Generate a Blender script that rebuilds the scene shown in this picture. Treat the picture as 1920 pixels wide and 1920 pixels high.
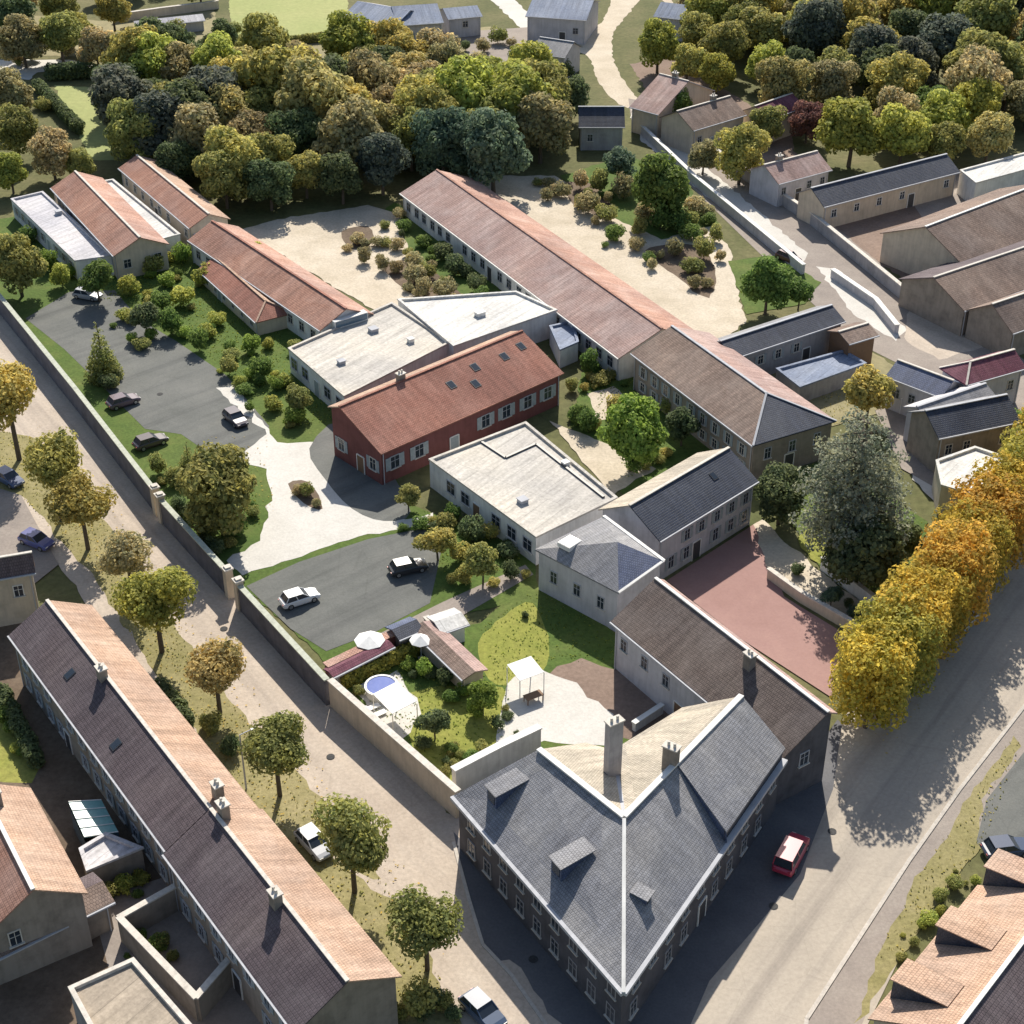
import bpy, math, random
from mathutils import Vector, Matrix
from mathutils.geometry import delaunay_2d_cdt
R = math.radians
rng = random.Random(7)
for _o in list(bpy.data.objects):
    bpy.data.objects.remove(_o)
scene = bpy.context.scene
COL = scene.collection

# ------------------------------------------------------------------ camera, sky, sun, exposure
cam_d = bpy.data.cameras.new('camera')
cam_d.sensor_width = 36.0
cam_d.lens = 56.25
cam_d.clip_start = 1.0
cam_d.clip_end = 9000.0
cam = bpy.data.objects.new('camera', cam_d)
COL.objects.link(cam)
cam.location = (0, -148, 96)
cam.rotation_euler = (R(90 - 33), 0, 0)
scene.camera = cam

SUN_EL, SUN_AZ = 40.0, 87.0            # elevation; direction towards the sun, degrees anticlockwise from +X
world = bpy.data.worlds.new('World')
scene.world = world
world.use_nodes = True
wn = world.node_tree.nodes
wn.clear()
sky = wn.new('ShaderNodeTexSky')
sky.sky_type = 'NISHITA'
sky.sun_disc = False
sky.sun_elevation = R(SUN_EL)
sky.sun_rotation = R(90 - SUN_AZ)
sky.air_density = 1.2
sky.dust_density = 1.5
bg = wn.new('ShaderNodeBackground')
bg.inputs['Strength'].default_value = 0.085
wo = wn.new('ShaderNodeOutputWorld')
world.node_tree.links.new(sky.outputs[0], bg.inputs[0])
world.node_tree.links.new(bg.outputs[0], wo.inputs[0])

sun_d = bpy.data.lights.new('sun', 'SUN')
sun_d.energy = 5.0
sun_d.angle = R(0.6)
sun_d.color = (1.0, 0.93, 0.82)
sun = bpy.data.objects.new('sun', sun_d)
COL.objects.link(sun)
sv = Vector((math.cos(R(SUN_EL)) * math.cos(R(SUN_AZ)), math.cos(R(SUN_EL)) * math.sin(R(SUN_AZ)), math.sin(R(SUN_EL))))
sun.rotation_euler = sv.to_track_quat('Z', 'Y').to_euler()
sun.location = sv * 300

vs = scene.view_settings
vs.view_transform = 'Standard'
vs.look = 'None'
vs.exposure = 0.5
vs.gamma = 1.0
vs.use_curve_mapping = False

# ------------------------------------------------------------------ materials
MATS = {}

def nt(name):
    m = bpy.data.materials.new(name)
    m.use_nodes = True
    n = m.node_tree.nodes
    n.clear()
    out = n.new('ShaderNodeOutputMaterial')
    b = n.new('ShaderNodeBsdfPrincipled')
    m.node_tree.links.new(b.outputs[0], out.inputs[0])
    MATS[name] = m
    return m, n, m.node_tree.links, b

def ramp(n, stops):
    r = n.new('ShaderNodeValToRGB')
    e = r.color_ramp.elements
    while len(e) > 1:
        e.remove(e[-1])
    e[0].position, e[0].color = stops[0][0], (*stops[0][1], 1)
    for p, c in stops[1:]:
        k = e.new(p)
        k.color = (*c, 1)
    return r

def noise(n, l, co, scale, detail=4, rough=.6, dist=0.0):
    t = n.new('ShaderNodeTexNoise')
    t.inputs['Scale'].default_value = scale
    t.inputs['Detail'].default_value = detail
    t.inputs['Roughness'].default_value = rough
    t.inputs['Distortion'].default_value = dist
    l.new(co, t.inputs['Vector'])
    return t

def mixc(n, l, fac, a, b, mode='MIX'):
    m = n.new('ShaderNodeMix')
    m.data_type = 'RGBA'
    m.blend_type = mode
    for sock, v in ((0, fac), (6, a), (7, b)):
        if hasattr(v, 'is_linked'):
            l.new(v, m.inputs[sock])
        elif isinstance(v, (int, float)):
            m.inputs[sock].default_value = v
        else:
            m.inputs[sock].default_value = (*v, 1)
    return m.outputs[2]

def mul(c, k):
    return tuple(min(1, v * k) for v in c)

def ground_mat(name, cols, scales=(.05, .35, 3.0), rough=.95, bump=.3, fine=.35, tracks=None):
    """loose ground: patches of several tones, plus fine grain"""
    m, n, l, b = nt(name)
    co = n.new('ShaderNodeTexCoord').outputs['Object']
    n1 = noise(n, l, co, scales[0], 5, .6, .6)
    n2 = noise(n, l, co, scales[1], 6, .65)
    n3 = noise(n, l, co, scales[2], 4, .7)
    r1 = ramp(n, [(.32, cols[0]), (.5, cols[1]), (.68, cols[2])])
    l.new(n1.outputs[0], r1.inputs[0])
    r2 = ramp(n, [(.3, cols[0]), (.5, cols[1]), (.72, cols[2])])
    l.new(n2.outputs[0], r2.inputs[0])
    c = mixc(n, l, .55, r1.outputs[0], r2.outputs[0])
    r3 = ramp(n, [(.25, (1 - fine,) * 3), (.75, (1 + fine * .6,) * 3)])
    l.new(n3.outputs[0], r3.inputs[0])
    c = mixc(n, l, 1.0, c, r3.outputs[0], 'MULTIPLY')
    if tracks is not None:               # wheel tracks and seams along the road
        mp = n.new('ShaderNodeMapping')
        mp.inputs['Rotation'].default_value = (0, 0, R(-tracks))
        l.new(co, mp.inputs[0])
        mp2 = n.new('ShaderNodeMapping')
        mp2.inputs['Scale'].default_value = (.03, 1.0, 1)
        l.new(mp.outputs[0], mp2.inputs[0])
        mp = mp2
        nt_ = noise(n, l, mp.outputs[0], .55, 4, .6, .15)
        rt = ramp(n, [(.32, (.72, .72, .74)), (.5, (1, 1, 1)), (.7, (1.1, 1.09, 1.07))])
        l.new(nt_.outputs[0], rt.inputs[0])
        c = mixc(n, l, .75, c, rt.outputs[0], 'MULTIPLY')
        vo = n.new('ShaderNodeTexVoronoi')
        vo.feature = 'DISTANCE_TO_EDGE'
        vo.inputs['Scale'].default_value = .22
        l.new(co, vo.inputs['Vector'])
        rv = ramp(n, [(0, (.82, .82, .82)), (.01, (1, 1, 1))])
        l.new(vo.outputs['Distance'], rv.inputs[0])
        c = mixc(n, l, .5, c, rv.outputs[0], 'MULTIPLY')
    l.new(c, b.inputs['Base Color'])
    b.inputs['Roughness'].default_value = rough
    b.inputs['Specular IOR Level'].default_value = .2
    bp = n.new('ShaderNodeBump')
    bp.inputs['Strength'].default_value = bump
    bp.inputs['Distance'].default_value = .15
    l.new(n3.outputs[0], bp.inputs['Height'])
    l.new(bp.outputs[0], b.inputs['Normal'])
    return m

def tile_mat(name, c1, c2, c3, tw=.24, th=.30, rough=.85, bump=.5, worn=.5):
    """roof covering laid in courses: tile to tile variation, weathering patches, streaks down the slope"""
    m, n, l, b = nt(name)
    tc = n.new('ShaderNodeTexCoord')
    uv = tc.outputs['UV']
    br = n.new('ShaderNodeTexBrick')
    br.offset = .5
    br.inputs['Scale'].default_value = 1.0
    br.inputs['Brick Width'].default_value = tw
    br.inputs['Row Height'].default_value = th
    br.inputs['Mortar Size'].default_value = .035
    br.inputs['Mortar Smooth'].default_value = .6
    br.inputs['Color1'].default_value = (*c1, 1)
    br.inputs['Color2'].default_value = (*c2, 1)
    br.inputs['Mortar'].default_value = (*mul(c1, .62), 1)
    l.new(uv, br.inputs['Vector'])
    n1 = noise(n, l, uv, .22, 6, .65, .5)
    r1 = ramp(n, [(.42, (0, 0, 0)), (.66, (worn,) * 3)])
    l.new(n1.outputs[0], r1.inputs[0])
    c = mixc(n, l, r1.outputs[0], br.outputs[0], c3)
    mp = n.new('ShaderNodeMapping')
    mp.inputs['Scale'].default_value = (1.6, .12, 1)
    l.new(uv, mp.inputs[0])
    n2 = noise(n, l, mp.outputs[0], 1.0, 5, .6)
    r2 = ramp(n, [(.3, (.74,) * 3), (.7, (1.16,) * 3)])
    l.new(n2.outputs[0], r2.inputs[0])
    c = mixc(n, l, 1.0, c, r2.outputs[0], 'MULTIPLY')
    n4 = noise(n, l, uv, .09, 3, .5, .3)
    r4 = ramp(n, [(.35, (.82, .83, .86)), (.52, (1, 1, 1)), (.7, (1.13, 1.1, 1.05))])
    l.new(n4.outputs[0], r4.inputs[0])
    c = mixc(n, l, 1.0, c, r4.outputs[0], 'MULTIPLY')
    n3 = noise(n, l, uv, 2.6, 3, .7)
    r3 = ramp(n, [(.3, (.8,) * 3), (.7, (1.18,) * 3)])
    l.new(n3.outputs[0], r3.inputs[0])
    c = mixc(n, l, 1.0, c, r3.outputs[0], 'MULTIPLY')
    l.new(c, b.inputs['Base Color'])
    b.inputs['Roughness'].default_value = rough
    b.inputs['Specular IOR Level'].default_value = .25
    bp = n.new('ShaderNodeBump')
    bp.inputs['Strength'].default_value = bump
    bp.inputs['Distance'].default_value = .05
    l.new(br.outputs['Fac'], bp.inputs['Height'])
    bp.invert = True
    l.new(bp.outputs[0], b.inputs['Normal'])
    return m

def plaster_mat(name, col, dirt=.8, rough=.9, scale=.5):
    m, n, l, b = nt(name)
    tc = n.new('ShaderNodeTexCoord')
    uv = tc.outputs['UV']
    n1 = noise(n, l, uv, scale, 6, .65)
    r1 = ramp(n, [(.3, mul(col, dirt)), (.55, col), (.8, mul(col, 1.06))])
    l.new(n1.outputs[0], r1.inputs[0])
    mp = n.new('ShaderNodeMapping')
    mp.inputs['Scale'].default_value = (2.2, .25, 1)
    l.new(uv, mp.inputs[0])
    n2 = noise(n, l, mp.outputs[0], 1.0, 4, .6)
    r2 = ramp(n, [(.3, (.86,) * 3), (.6, (1.03,) * 3)])
    l.new(n2.outputs[0], r2.inputs[0])
    c = mixc(n, l, 1.0, r1.outputs[0], r2.outputs[0], 'MULTIPLY')
    l.new(c, b.inputs['Base Color'])
    b.inputs['Roughness'].default_value = rough
    b.inputs['Specular IOR Level'].default_value = .25
    return m

def plain_mat(name, col, rough=.5, metal=0.0, coat=0.0):
    m, n, l, b = nt(name)
    co = n.new('ShaderNodeTexCoord').outputs['Object']
    n1 = noise(n, l, co, 3.0, 3)
    r1 = ramp(n, [(.3, mul(col, .88)), (.7, mul(col, 1.08))])
    l.new(n1.outputs[0], r1.inputs[0])
    l.new(r1.outputs[0], b.inputs['Base Color'])
    b.inputs['Roughness'].default_value = rough
    b.inputs['Metallic'].default_value = metal
    b.inputs['Coat Weight'].default_value = coat
    return m

def leaf_mat(name='leaf'):
    m, n, l, b = nt(name)
    oi = n.new('ShaderNodeObjectInfo')
    ge = n.new('ShaderNodeNewGeometry')
    co = n.new('ShaderNodeTexCoord').outputs['Object']
    r = ramp(n, [(0, (.55, .6, .6)), (.5, (1, 1, 1)), (1, (1.36, 1.3, 1.1))])
    l.new(ge.outputs['Random Per Island'], r.inputs[0])
    c = mixc(n, l, 1.0, oi.outputs['Color'], r.outputs[0], 'MULTIPLY')
    nz = noise(n, l, co, .45, 3, .6)
    r2 = ramp(n, [(.35, (.75, .85, .8)), (.5, (1, 1, 1)), (.68, (1.25, 1.2, 1.0))])
    l.new(nz.outputs[0], r2.inputs[0])
    c = mixc(n, l, 1.0, c, r2.outputs[0], 'MULTIPLY')
    l.new(c, b.inputs['Base Color'])
    b.inputs['Roughness'].default_value = .75
    b.inputs['Specular IOR Level'].default_value = .2
    tr = n.new('ShaderNodeBsdfTranslucent')
    l.new(c, tr.inputs[0])
    ms = n.new('ShaderNodeMixShader')
    ms.inputs[0].default_value = .48
    l.new(b.outputs[0], ms.inputs[1])
    l.new(tr.outputs[0], ms.inputs[2])
    out = [x for x in n if x.type == 'OUTPUT_MATERIAL'][0]
    l.new(ms.outputs[0], out.inputs[0])
    return m

def paint_mat(name='car_paint'):
    m, n, l, b = nt(name)
    oi = n.new('ShaderNodeObjectInfo')
    l.new(oi.outputs['Color'], b.inputs['Base Color'])
    b.inputs['Roughness'].default_value = .28
    b.inputs['Coat Weight'].default_value = .6
    return m

ground_mat('meadow', ((.07, .09, .03), (.13, .13, .055), (.22, .19, .10)), (.02, .09, 1.2))
ground_mat('lawn', ((.055, .10, .022), (.09, .14, .03), (.15, .17, .05)), (.05, .3, 2.5))
ground_mat('bright_lawn', ((.19, .22, .045), (.26, .27, .06), (.33, .31, .09)), (.06, .4, 2.5))
ground_mat('field', ((.27, .31, .12), (.32, .35, .14), (.38, .38, .17)), (.02, .1, 1.0), fine=.2)
ground_mat('tan_field', ((.20, .19, .10), (.28, .25, .14), (.36, .31, .19)), (.015, .12, 1.0), fine=.25)
ground_mat('dry_grass', ((.17, .16, .06), (.27, .24, .11), (.36, .31, .17)), (.06, .4, 3))
ground_mat('sand', ((.40, .335, .275), (.475, .405, .335), (.55, .48, .405)), (.04, .25, 3), fine=.2, bump=.15, tracks=-56)
ground_mat('pale_road', ((.36, .32, .27), (.42, .37, .31), (.47, .42, .35)), (.03, .2, 3), fine=.14, bump=.1, tracks=55)
ground_mat('white_gravel', ((.50, .48, .44), (.58, .56, .52), (.65, .63, .59)), (.05, .3, 4), fine=.16, bump=.15)
ground_mat('cream_gravel', ((.42, .36, .27), (.54, .47, .37), (.64, .57, .47)), (.05, .25, 3), fine=.25, bump=.2)
ground_mat('asphalt', ((.12, .125, .118), (.15, .155, .147), (.18, .182, .172)), (.06, .3, 5), fine=.18, bump=.1, tracks=42)
ground_mat('shaded_asphalt', ((.10, .10, .11), (.13, .13, .14), (.16, .16, .165)), (.05, .3, 5), fine=.18, bump=.1)  # asphalt with the street's shade put into a darker colour
ground_mat('drain_iron', ((.05, .05, .05), (.07, .07, .07), (.1, .1, .1)), (.5, 2, 6))
ground_mat('paving', ((.24, .21, .19), (.30, .26, .23), (.36, .32, .28)), (.06, .4, 4), fine=.2, bump=.1)
ground_mat('red_court', ((.30, .18, .16), (.34, .21, .19), (.38, .24, .21)), (.05, .3, 4), fine=.1, bump=.08)
ground_mat('soil', ((.10, .075, .05), (.15, .11, .08), (.21, .165, .12)), (.06, .35, 2.5), fine=.3)
ground_mat('brown_yard', ((.18, .13, .105), (.24, .175, .14), (.30, .23, .19)), (.04, .2, 2.5), fine=.25)
ground_mat('kerb_stone', ((.42, .39, .35), (.5, .46, .41), (.58, .54, .48)), (.1, .5, 4), fine=.2, bump=.1)
ground_mat('pool_water', ((.10, .14, .36), (.13, .18, .45), (.16, .22, .5)), (.1, .4, 2), rough=.12, bump=.05, fine=.05)

tile_mat('terracotta', (.36, .19, .14), (.46, .25, .185), (.52, .34, .28))
tile_mat('pale_terracotta', (.44, .25, .19), (.52, .31, .24), (.56, .40, .34), worn=.6)
tile_mat('rose_tile', (.40, .27, .24), (.47, .32, .28), (.52, .41, .38), worn=.6)
tile_mat('red_tile', (.34, .15, .11), (.38, .175, .13), (.42, .23, .18), worn=.45)
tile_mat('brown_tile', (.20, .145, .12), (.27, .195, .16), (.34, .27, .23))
tile_mat('sunlit_tile', (.48, .32, .23), (.53, .355, .255), (.58, .44, .35))  # roof tile with sunlight put into its peach colour
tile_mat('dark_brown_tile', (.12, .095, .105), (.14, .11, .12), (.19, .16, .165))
tile_mat('umber_tile', (.14, .11, .10), (.17, .135, .12), (.22, .185, .17))
tile_mat('slate', (.23, .235, .26), (.27, .275, .30), (.34, .335, .335), tw=.22, th=.26, rough=.6, worn=.55)
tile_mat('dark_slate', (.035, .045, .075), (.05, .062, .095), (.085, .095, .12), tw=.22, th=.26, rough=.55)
tile_mat('blue_slate', (.09, .115, .20), (.12, .15, .24), (.16, .18, .26), tw=.22, th=.26, rough=.6)
tile_mat('sunlit_slate', (.46, .41, .33), (.54, .48, .39), (.60, .52, .42), tw=.22, th=.26)  # slate with sunlight put into its cream colour
tile_mat('wine_tile', (.16, .05, .08), (.20, .07, .10), (.24, .12, .14))
tile_mat('lavender_sheet', (.50, .49, .52), (.56, .55, .57), (.62, .60, .60), tw=1.1, th=6, bump=.25, worn=.4)
tile_mat('blue_sheet', (.20, .24, .33), (.25, .29, .38), (.30, .33, .4), tw=1.1, th=6, bump=.25)
tile_mat('white_membrane', (.64, .63, .60), (.67, .66, .63), (.57, .55, .51), tw=2.4, th=11, bump=.15, worn=.6)
tile_mat('beige_membrane', (.38, .32, .25), (.41, .345, .27), (.33, .28, .22), tw=2.4, th=11, bump=.15, worn=.6)
tile_mat('cream_membrane', (.53, .50, .455), (.56, .53, .48), (.47, .44, .39), tw=2.4, th=11, bump=.15, worn=.6)
plaster_mat('white_wall', (.72, .72, .71))
plaster_mat('lavender_wall', (.52, .51, .54))
plaster_mat('cream_wall', (.58, .50, .40))
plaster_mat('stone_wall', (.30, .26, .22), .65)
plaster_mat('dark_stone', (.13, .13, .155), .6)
plaster_mat('shaded_stone', (.10, .10, .115), .6)  # stone with shade put into its dark colour
plaster_mat('grey_wall', (.36, .35, .36), .7)
plaster_mat('brick_wall', (.19, .075, .07), .75)
plaster_mat('mossy_coping', (.46, .48, .40), .75, scale=2.0)
plaster_mat('coping', (.62, .58, .52), .75, scale=2.0)
plaster_mat('zinc', (.45, .46, .49), .85)
plaster_mat('white_trim', (.78, .77, .74))
plain_mat('glass', (.03, .04, .055), .12)
plain_mat('shutter', (.30, .34, .36), .7)
plain_mat('brown_shutter', (.16, .08, .05), .7)
plain_mat('sky_glass', (.10, .16, .22), .12)
plain_mat('tyre', (.02, .02, .02), .85)
plain_mat('rim', (.5, .5, .5), .35, .8)
plain_mat('lamp', (.75, .75, .72), .2)
plain_mat('tail_lamp', (.4, .02, .02), .3)
plain_mat('bark', (.10, .08, .06), .95)
plain_mat('pale_bark', (.22, .19, .15), .95)
plain_mat('timber', (.20, .12, .07), .8)
plain_mat('dark_metal', (.06, .06, .065), .5)
plain_mat('white_canvas', (.82, .82, .80), .8)
plain_mat('blue_canvas', (.10, .12, .34), .8)
plain_mat('turquoise', (.20, .42, .42), .35)
leaf_mat()
paint_mat()

# ------------------------------------------------------------------ mesh helpers
class MB:
    """collects polygons in world metres; build() writes them relative to an origin as ONE mesh"""
    def __init__(s):
        s.v, s.f = [], []
    def poly(s, pts):
        b = len(s.v)
        s.v += [tuple(p) for p in pts]
        s.f.append(tuple(range(b, b + len(pts))))
    def prism(s, pts2, z0, z1, bottom=False):
        if area2(pts2) < 0:
            pts2 = list(reversed(pts2))
        b, k = len(s.v), len(pts2)
        s.v += [(p[0], p[1], z0) for p in pts2] + [(p[0], p[1], z1) for p in pts2]
        for i in range(k):
            j = (i + 1) % k
            s.f.append((b + i, b + j, b + k + j, b + k + i))
        s.f.append(tuple(b + k + i for i in range(k)))
        if bottom:
            s.f.append(tuple(b + i for i in reversed(range(k))))
    def slab(s, pts, th):
        """a sheet of thickness th below the given 3D outline"""
        n = Vector((0, 0, 0))
        P = [Vector(p) for p in pts]
        for i in range(len(P)):
            n += P[i].cross(P[(i + 1) % len(P)])
        if n.z < 0:
            P.reverse()
        b, k = len(s.v), len(P)
        s.v += [tuple(p) for p in P] + [(p.x, p.y, p.z - th) for p in P]
        s.f.append(tuple(range(b, b + k)))
        s.f.append(tuple(b + k + i for i in reversed(range(k))))
        for i in range(k):
            j = (i + 1) % k
            s.f.append((b + j, b + i, b + k + i, b + k + j))
    def box(s, c, size, rz=0.0, rx=0.0):
        M = Matrix.Rotation(rz, 3, 'Z') @ Matrix.Rotation(rx, 3, 'X')
        b = len(s.v)
        for z in (-.5, .5):
            for x, y in ((-.5, -.5), (.5, -.5), (.5, .5), (-.5, .5)):
                s.v.append(tuple(Vector(c) + M @ Vector((x * size[0], y * size[1], z * size[2]))))
        for q in ((3, 2, 1, 0), (4, 5, 6, 7), (0, 1, 5, 4), (1, 2, 6, 5), (2, 3, 7, 6), (3, 0, 4, 7)):
            s.f.append(tuple(b + i for i in q))
    def bar(s, p, q, w, h):
        """a straight rail from p to q (3D), w wide, h tall"""
        p, q = Vector(p), Vector(q)
        d = (q - p)
        side = Vector((-d.y, d.x, 0)).normalized() * (w / 2)
        up = Vector((0, 0, h / 2))
        b = len(s.v)
        for e in (p, q):
            for a, c in ((-1, -1), (1, -1), (1, 1), (-1, 1)):
                s.v.append(tuple(e + side * a + up * c))
        for f in ((0, 1, 2, 3), (7, 6, 5, 4), (0, 4, 5, 1), (1, 5, 6, 2), (2, 6, 7, 3), (3, 7, 4, 0)):
            s.f.append(tuple(b + i for i in f))
    def tube(s, p, q, r0, r1, k=7):
        p, q = Vector(p), Vector(q)
        d = (q - p).normalized()
        a = d.orthogonal().normalized()
        c = d.cross(a)
        b = len(s.v)
        for e, r in ((p, r0), (q, r1)):
            for i in range(k):
                t = 2 * math.pi * i / k
                s.v.append(tuple(e + (a * math.cos(t) + c * math.sin(t)) * r))
        for i in range(k):
            j = (i + 1) % k
            s.f.append((b + i, b + j, b + k + j, b + k + i))
        s.f.append(tuple(b + k + i for i in range(k)))
        s.f.append(tuple(b + i for i in reversed(range(k))))
    def mesh(s, name, mat, o=(0, 0, 0), uv=True):
        me = bpy.data.meshes.new(name)
        me.from_pydata([(v[0] - o[0], v[1] - o[1], v[2] - o[2]) for v in s.v], [], s.f)
        me.materials.append(MATS[mat] if isinstance(mat, str) else mat)
        me.update()
        if uv:
            u = me.uv_layers.new(name='UVMap').data
            for p in me.polygons:
                n = p.normal
                if abs(n.z) > .998 or n.length < .5:
                    for li in p.loop_indices:
                        c = s.v[me.loops[li].vertex_index]
                        u[li].uv = (c[0] * .8 - c[1] * .6, c[0] * .6 + c[1] * .8)
                else:
                    h = Vector((0, 0, 1)).cross(n).normalized()
                    w = n.cross(h)
                    for li in p.loop_indices:
                        c = Vector(s.v[me.loops[li].vertex_index])
                        u[li].uv = (c.dot(h), c.dot(w))
        return me
    def build(s, name, mat, parent=None, uv=True):
        o = base_of(parent)
        return link(name, s.mesh(name, mat, o, uv), parent)

def area2(p):
    return sum(p[i][0] * p[(i + 1) % len(p)][1] - p[(i + 1) % len(p)][0] * p[i][1] for i in range(len(p)))

BASE = {}
def base_of(o):
    return BASE.get(o.name, (0, 0, 0)) if o else (0, 0, 0)

def link(name, data, parent=None):
    o = bpy.data.objects.new(name, data)
    COL.objects.link(o)
    if parent:
        o.parent = parent
        BASE[o.name] = base_of(parent)
    return o

def tag(o, label, cat, group=None):
    o['label'] = label
    o['category'] = cat
    if group:
        o['group'] = group
    return o

def thing(name, label, cat, loc, rz=0.0, group=None):
    o = bpy.data.objects.new(name, None)
    o.empty_display_size = .5
    COL.objects.link(o)
    o.location = (loc[0], loc[1], loc[2] if len(loc) > 2 else 0)
    o.rotation_euler = (0, 0, rz)
    BASE[o.name] = tuple(o.location)
    return tag(o, label, cat, group)

def copy_tree(o, parent=None):
    c = o.copy()
    COL.objects.link(c)
    if parent:
        c.parent = parent
    for ch in o.children:
        copy_tree(ch, c)
    return c

def dirv(a, b):
    d = Vector((b[0] - a[0], b[1] - a[1]))
    return d.normalized(), d.length

def smooth_loop(pts, k=3):
    """Catmull-Rom rounding of a closed outline"""
    out, n = [], len(pts)
    for i in range(n):
        p0, p1, p2, p3 = (Vector(pts[(i + j - 1) % n]) for j in range(4))
        for s in range(k):
            t = s / k
            out.append(tuple(.5 * ((2 * p1) + (p2 - p0) * t + (2 * p0 - 5 * p1 + 4 * p2 - p3) * t * t + (3 * p1 - p0 - 3 * p2 + p3) * t ** 3)))
    return out

LAYER = [0.02]
SOFT = {'lawn', 'bright_lawn', 'dry_grass', 'cream_gravel', 'white_gravel', 'sand', 'soil', 'field', 'tan_field', 'brown_yard'}
def sheet(name, pts, mat, z=None, rounded=False):
    if z is None:
        LAYER[0] += .0015
        z = LAYER[0]
    m = MB()
    if rounded:
        pts = smooth_loop(pts)
    if area2(pts) < 0:
        pts = list(reversed(pts))
    if mat in SOFT:                      # loose edges are never straight
        er = random.Random(len(pts) * 31 + int(abs(pts[0][0]) * 10))
        q = []
        for i, p in enumerate(pts):
            e = pts[(i + 1) % len(pts)]
            dd, L = dirv(p, e)
            k = max(1, min(60, int(L / 1.1)))
            for j in range(k):
                t = L * j / k
                o_ = er.gauss(0, .17) if j else 0
                q.append((p[0] + dd.x * t - dd.y * o_, p[1] + dd.y * t + dd.x * o_))
        pts = q
    vv, _e, ff = delaunay_2d_cdt([Vector(p) for p in pts], [], [list(range(len(pts)))], 1, 1e-5)[:3]
    for f in ff:                         # clean triangles, all facing up
        t = [vv[k] for k in f]
        if area2(t) < 0:
            t.reverse()
        m.poly([(p[0], p[1], z) for p in t])
    o = m.build(name, mat)
    o['kind'] = 'structure'
    return o

# ------------------------------------------------------------------ pieces of buildings
WIN = {}
def window(parent, pos, ang, w=1.0, h=1.3, frame='zinc', shutters=None):
    """pos = middle of the pane on the wall, ang = direction the wall faces"""
    key = (w, h, frame)
    if key not in WIN:
        m = MB()
        t = .09
        for c, s_ in (((.03, 0, h / 2), (.1, w + t, t)), ((.03, w / 2, 0), (.1, t, h - t)), ((.03, -w / 2, 0), (.1, t, h - t)), ((.03, 0, 0), (.08, .05, h - t)), ((.03, 0, h * .12), (.07, w - t, .04))):
            m.box(c, s_)
        g, sl = MB(), MB()
        g.box((.012, 0, 0), (.05, w - t, h - t))
        sl.box((.07, 0, -h / 2 - .02), (.24, w + .3, .09))
        WIN[key] = (m.mesh('window', frame), g.mesh('pane', 'glass'), sl.mesh('sill', 'coping'))
    bo = base_of(parent)
    o = link('window', WIN[key][0], parent)
    o.location = (pos[0] - bo[0], pos[1] - bo[1], pos[2] - bo[2])
    o.rotation_euler = (0, 0, ang)
    link('pane', WIN[key][1], o)
    link('sill', WIN[key][2], o)
    if shutters:
        k2 = (w, h, shutters, 's')
        if k2 not in WIN:
            m = MB()
            m.box((0, 0, 0), (.05, w * .5, h + .05))
            m.box((.03, 0, h * .3), (.03, w * .46, .08))
            m.box((.03, 0, -h * .3), (.03, w * .46, .08))
            WIN[k2] = m.mesh('shutter', shutters)
        for s_ in (-1, 1):
            q = link('shutter', WIN[k2], o)
            q.location = (.05, s_ * (w * .78), 0)
    return o

DOOR = {}
def door(parent, pos, ang, w=1.1, h=2.2, mat='timber'):
    key = (w, h, mat)
    if key not in DOOR:
        m = MB()
        m.box((.03, 0, h / 2), (.08, w, h))
        f = MB()
        for c, s_ in (((.04, w / 2 + .06, h / 2), (.12, .12, h + .1)), ((.04, -w / 2 - .06, h / 2), (.12, .12, h + .1)), ((.04, 0, h + .06), (.13, w, .12))):
            f.box(c, s_)
        DOOR[key] = (m.mesh('door', mat), f.mesh('door_frame', 'white_trim'))
    bo = base_of(parent)
    o = link('door', DOOR[key][0], parent)
    o.location = (pos[0] - bo[0], pos[1] - bo[1], pos[2] - bo[2])
    o.rotation_euler = (0, 0, ang)
    link('door_frame', DOOR[key][1], o)

wr = random.Random(11)
def facade(parent, a, b, out_ang, specs, frame=None, doors=True):
    """windows along the wall a-b: specs = (z, w, h, spacing, first, last); one door at ground level"""
    d, L = dirv(a, b)
    frame = frame or wr.choice(['zinc', 'zinc', 'coping', 'white_trim'])
    sh = None if frame == 'grey_wall' else wr.choice([None, None, None, 'shutter'])
    dt = None
    if doors and L > 8:
        dt = L * wr.uniform(.3, .7)
        door(parent, (a[0] + d.x * dt, a[1] + d.y * dt, .05), out_ang, 1.2, 2.15, wr.choice(['timber', 'shutter', 'dark_metal']))
    for z, w, h, sp, s0, s1 in specs:
        n = max(1, int((L - s0 - s1) / sp) + 1)
        for i in range(n):
            t = s0 + (L - s0 - s1) * (i / (n - 1) if n > 1 else .5)
            if wr.random() < .07 or (dt is not None and abs(t - dt) < w / 2 + .9 and z - h / 2 < 2.4):
                continue
            t += wr.uniform(-.12, .12)
            window(parent, (a[0] + d.x * t, a[1] + d.y * t, z), out_ang, w, h, frame, sh if sp > w * 2.3 else None)

def chimney(parent, p, top, w=.7, l=.9, rz=0.0, mat='stone_wall', foot=2.0):
    m = MB()
    m.box((p[0], p[1], top - foot / 2 - .1), (w, l, foot), rz)
    c = m.build('chimney', mat, parent)
    k = MB()
    k.box((p[0], p[1], top - .06), (w + .18, l + .18, .12), rz)
    for s in (-.22, .22):
        q = Matrix.Rotation(rz, 2) @ Vector((0, s * l))
        k.tube((p[0] + q.x, p[1] + q.y, top), (p[0] + q.x, p[1] + q.y, top + .35), .13, .11)
    k.build('chimney_cap', 'coping', c)
    return c

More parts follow.
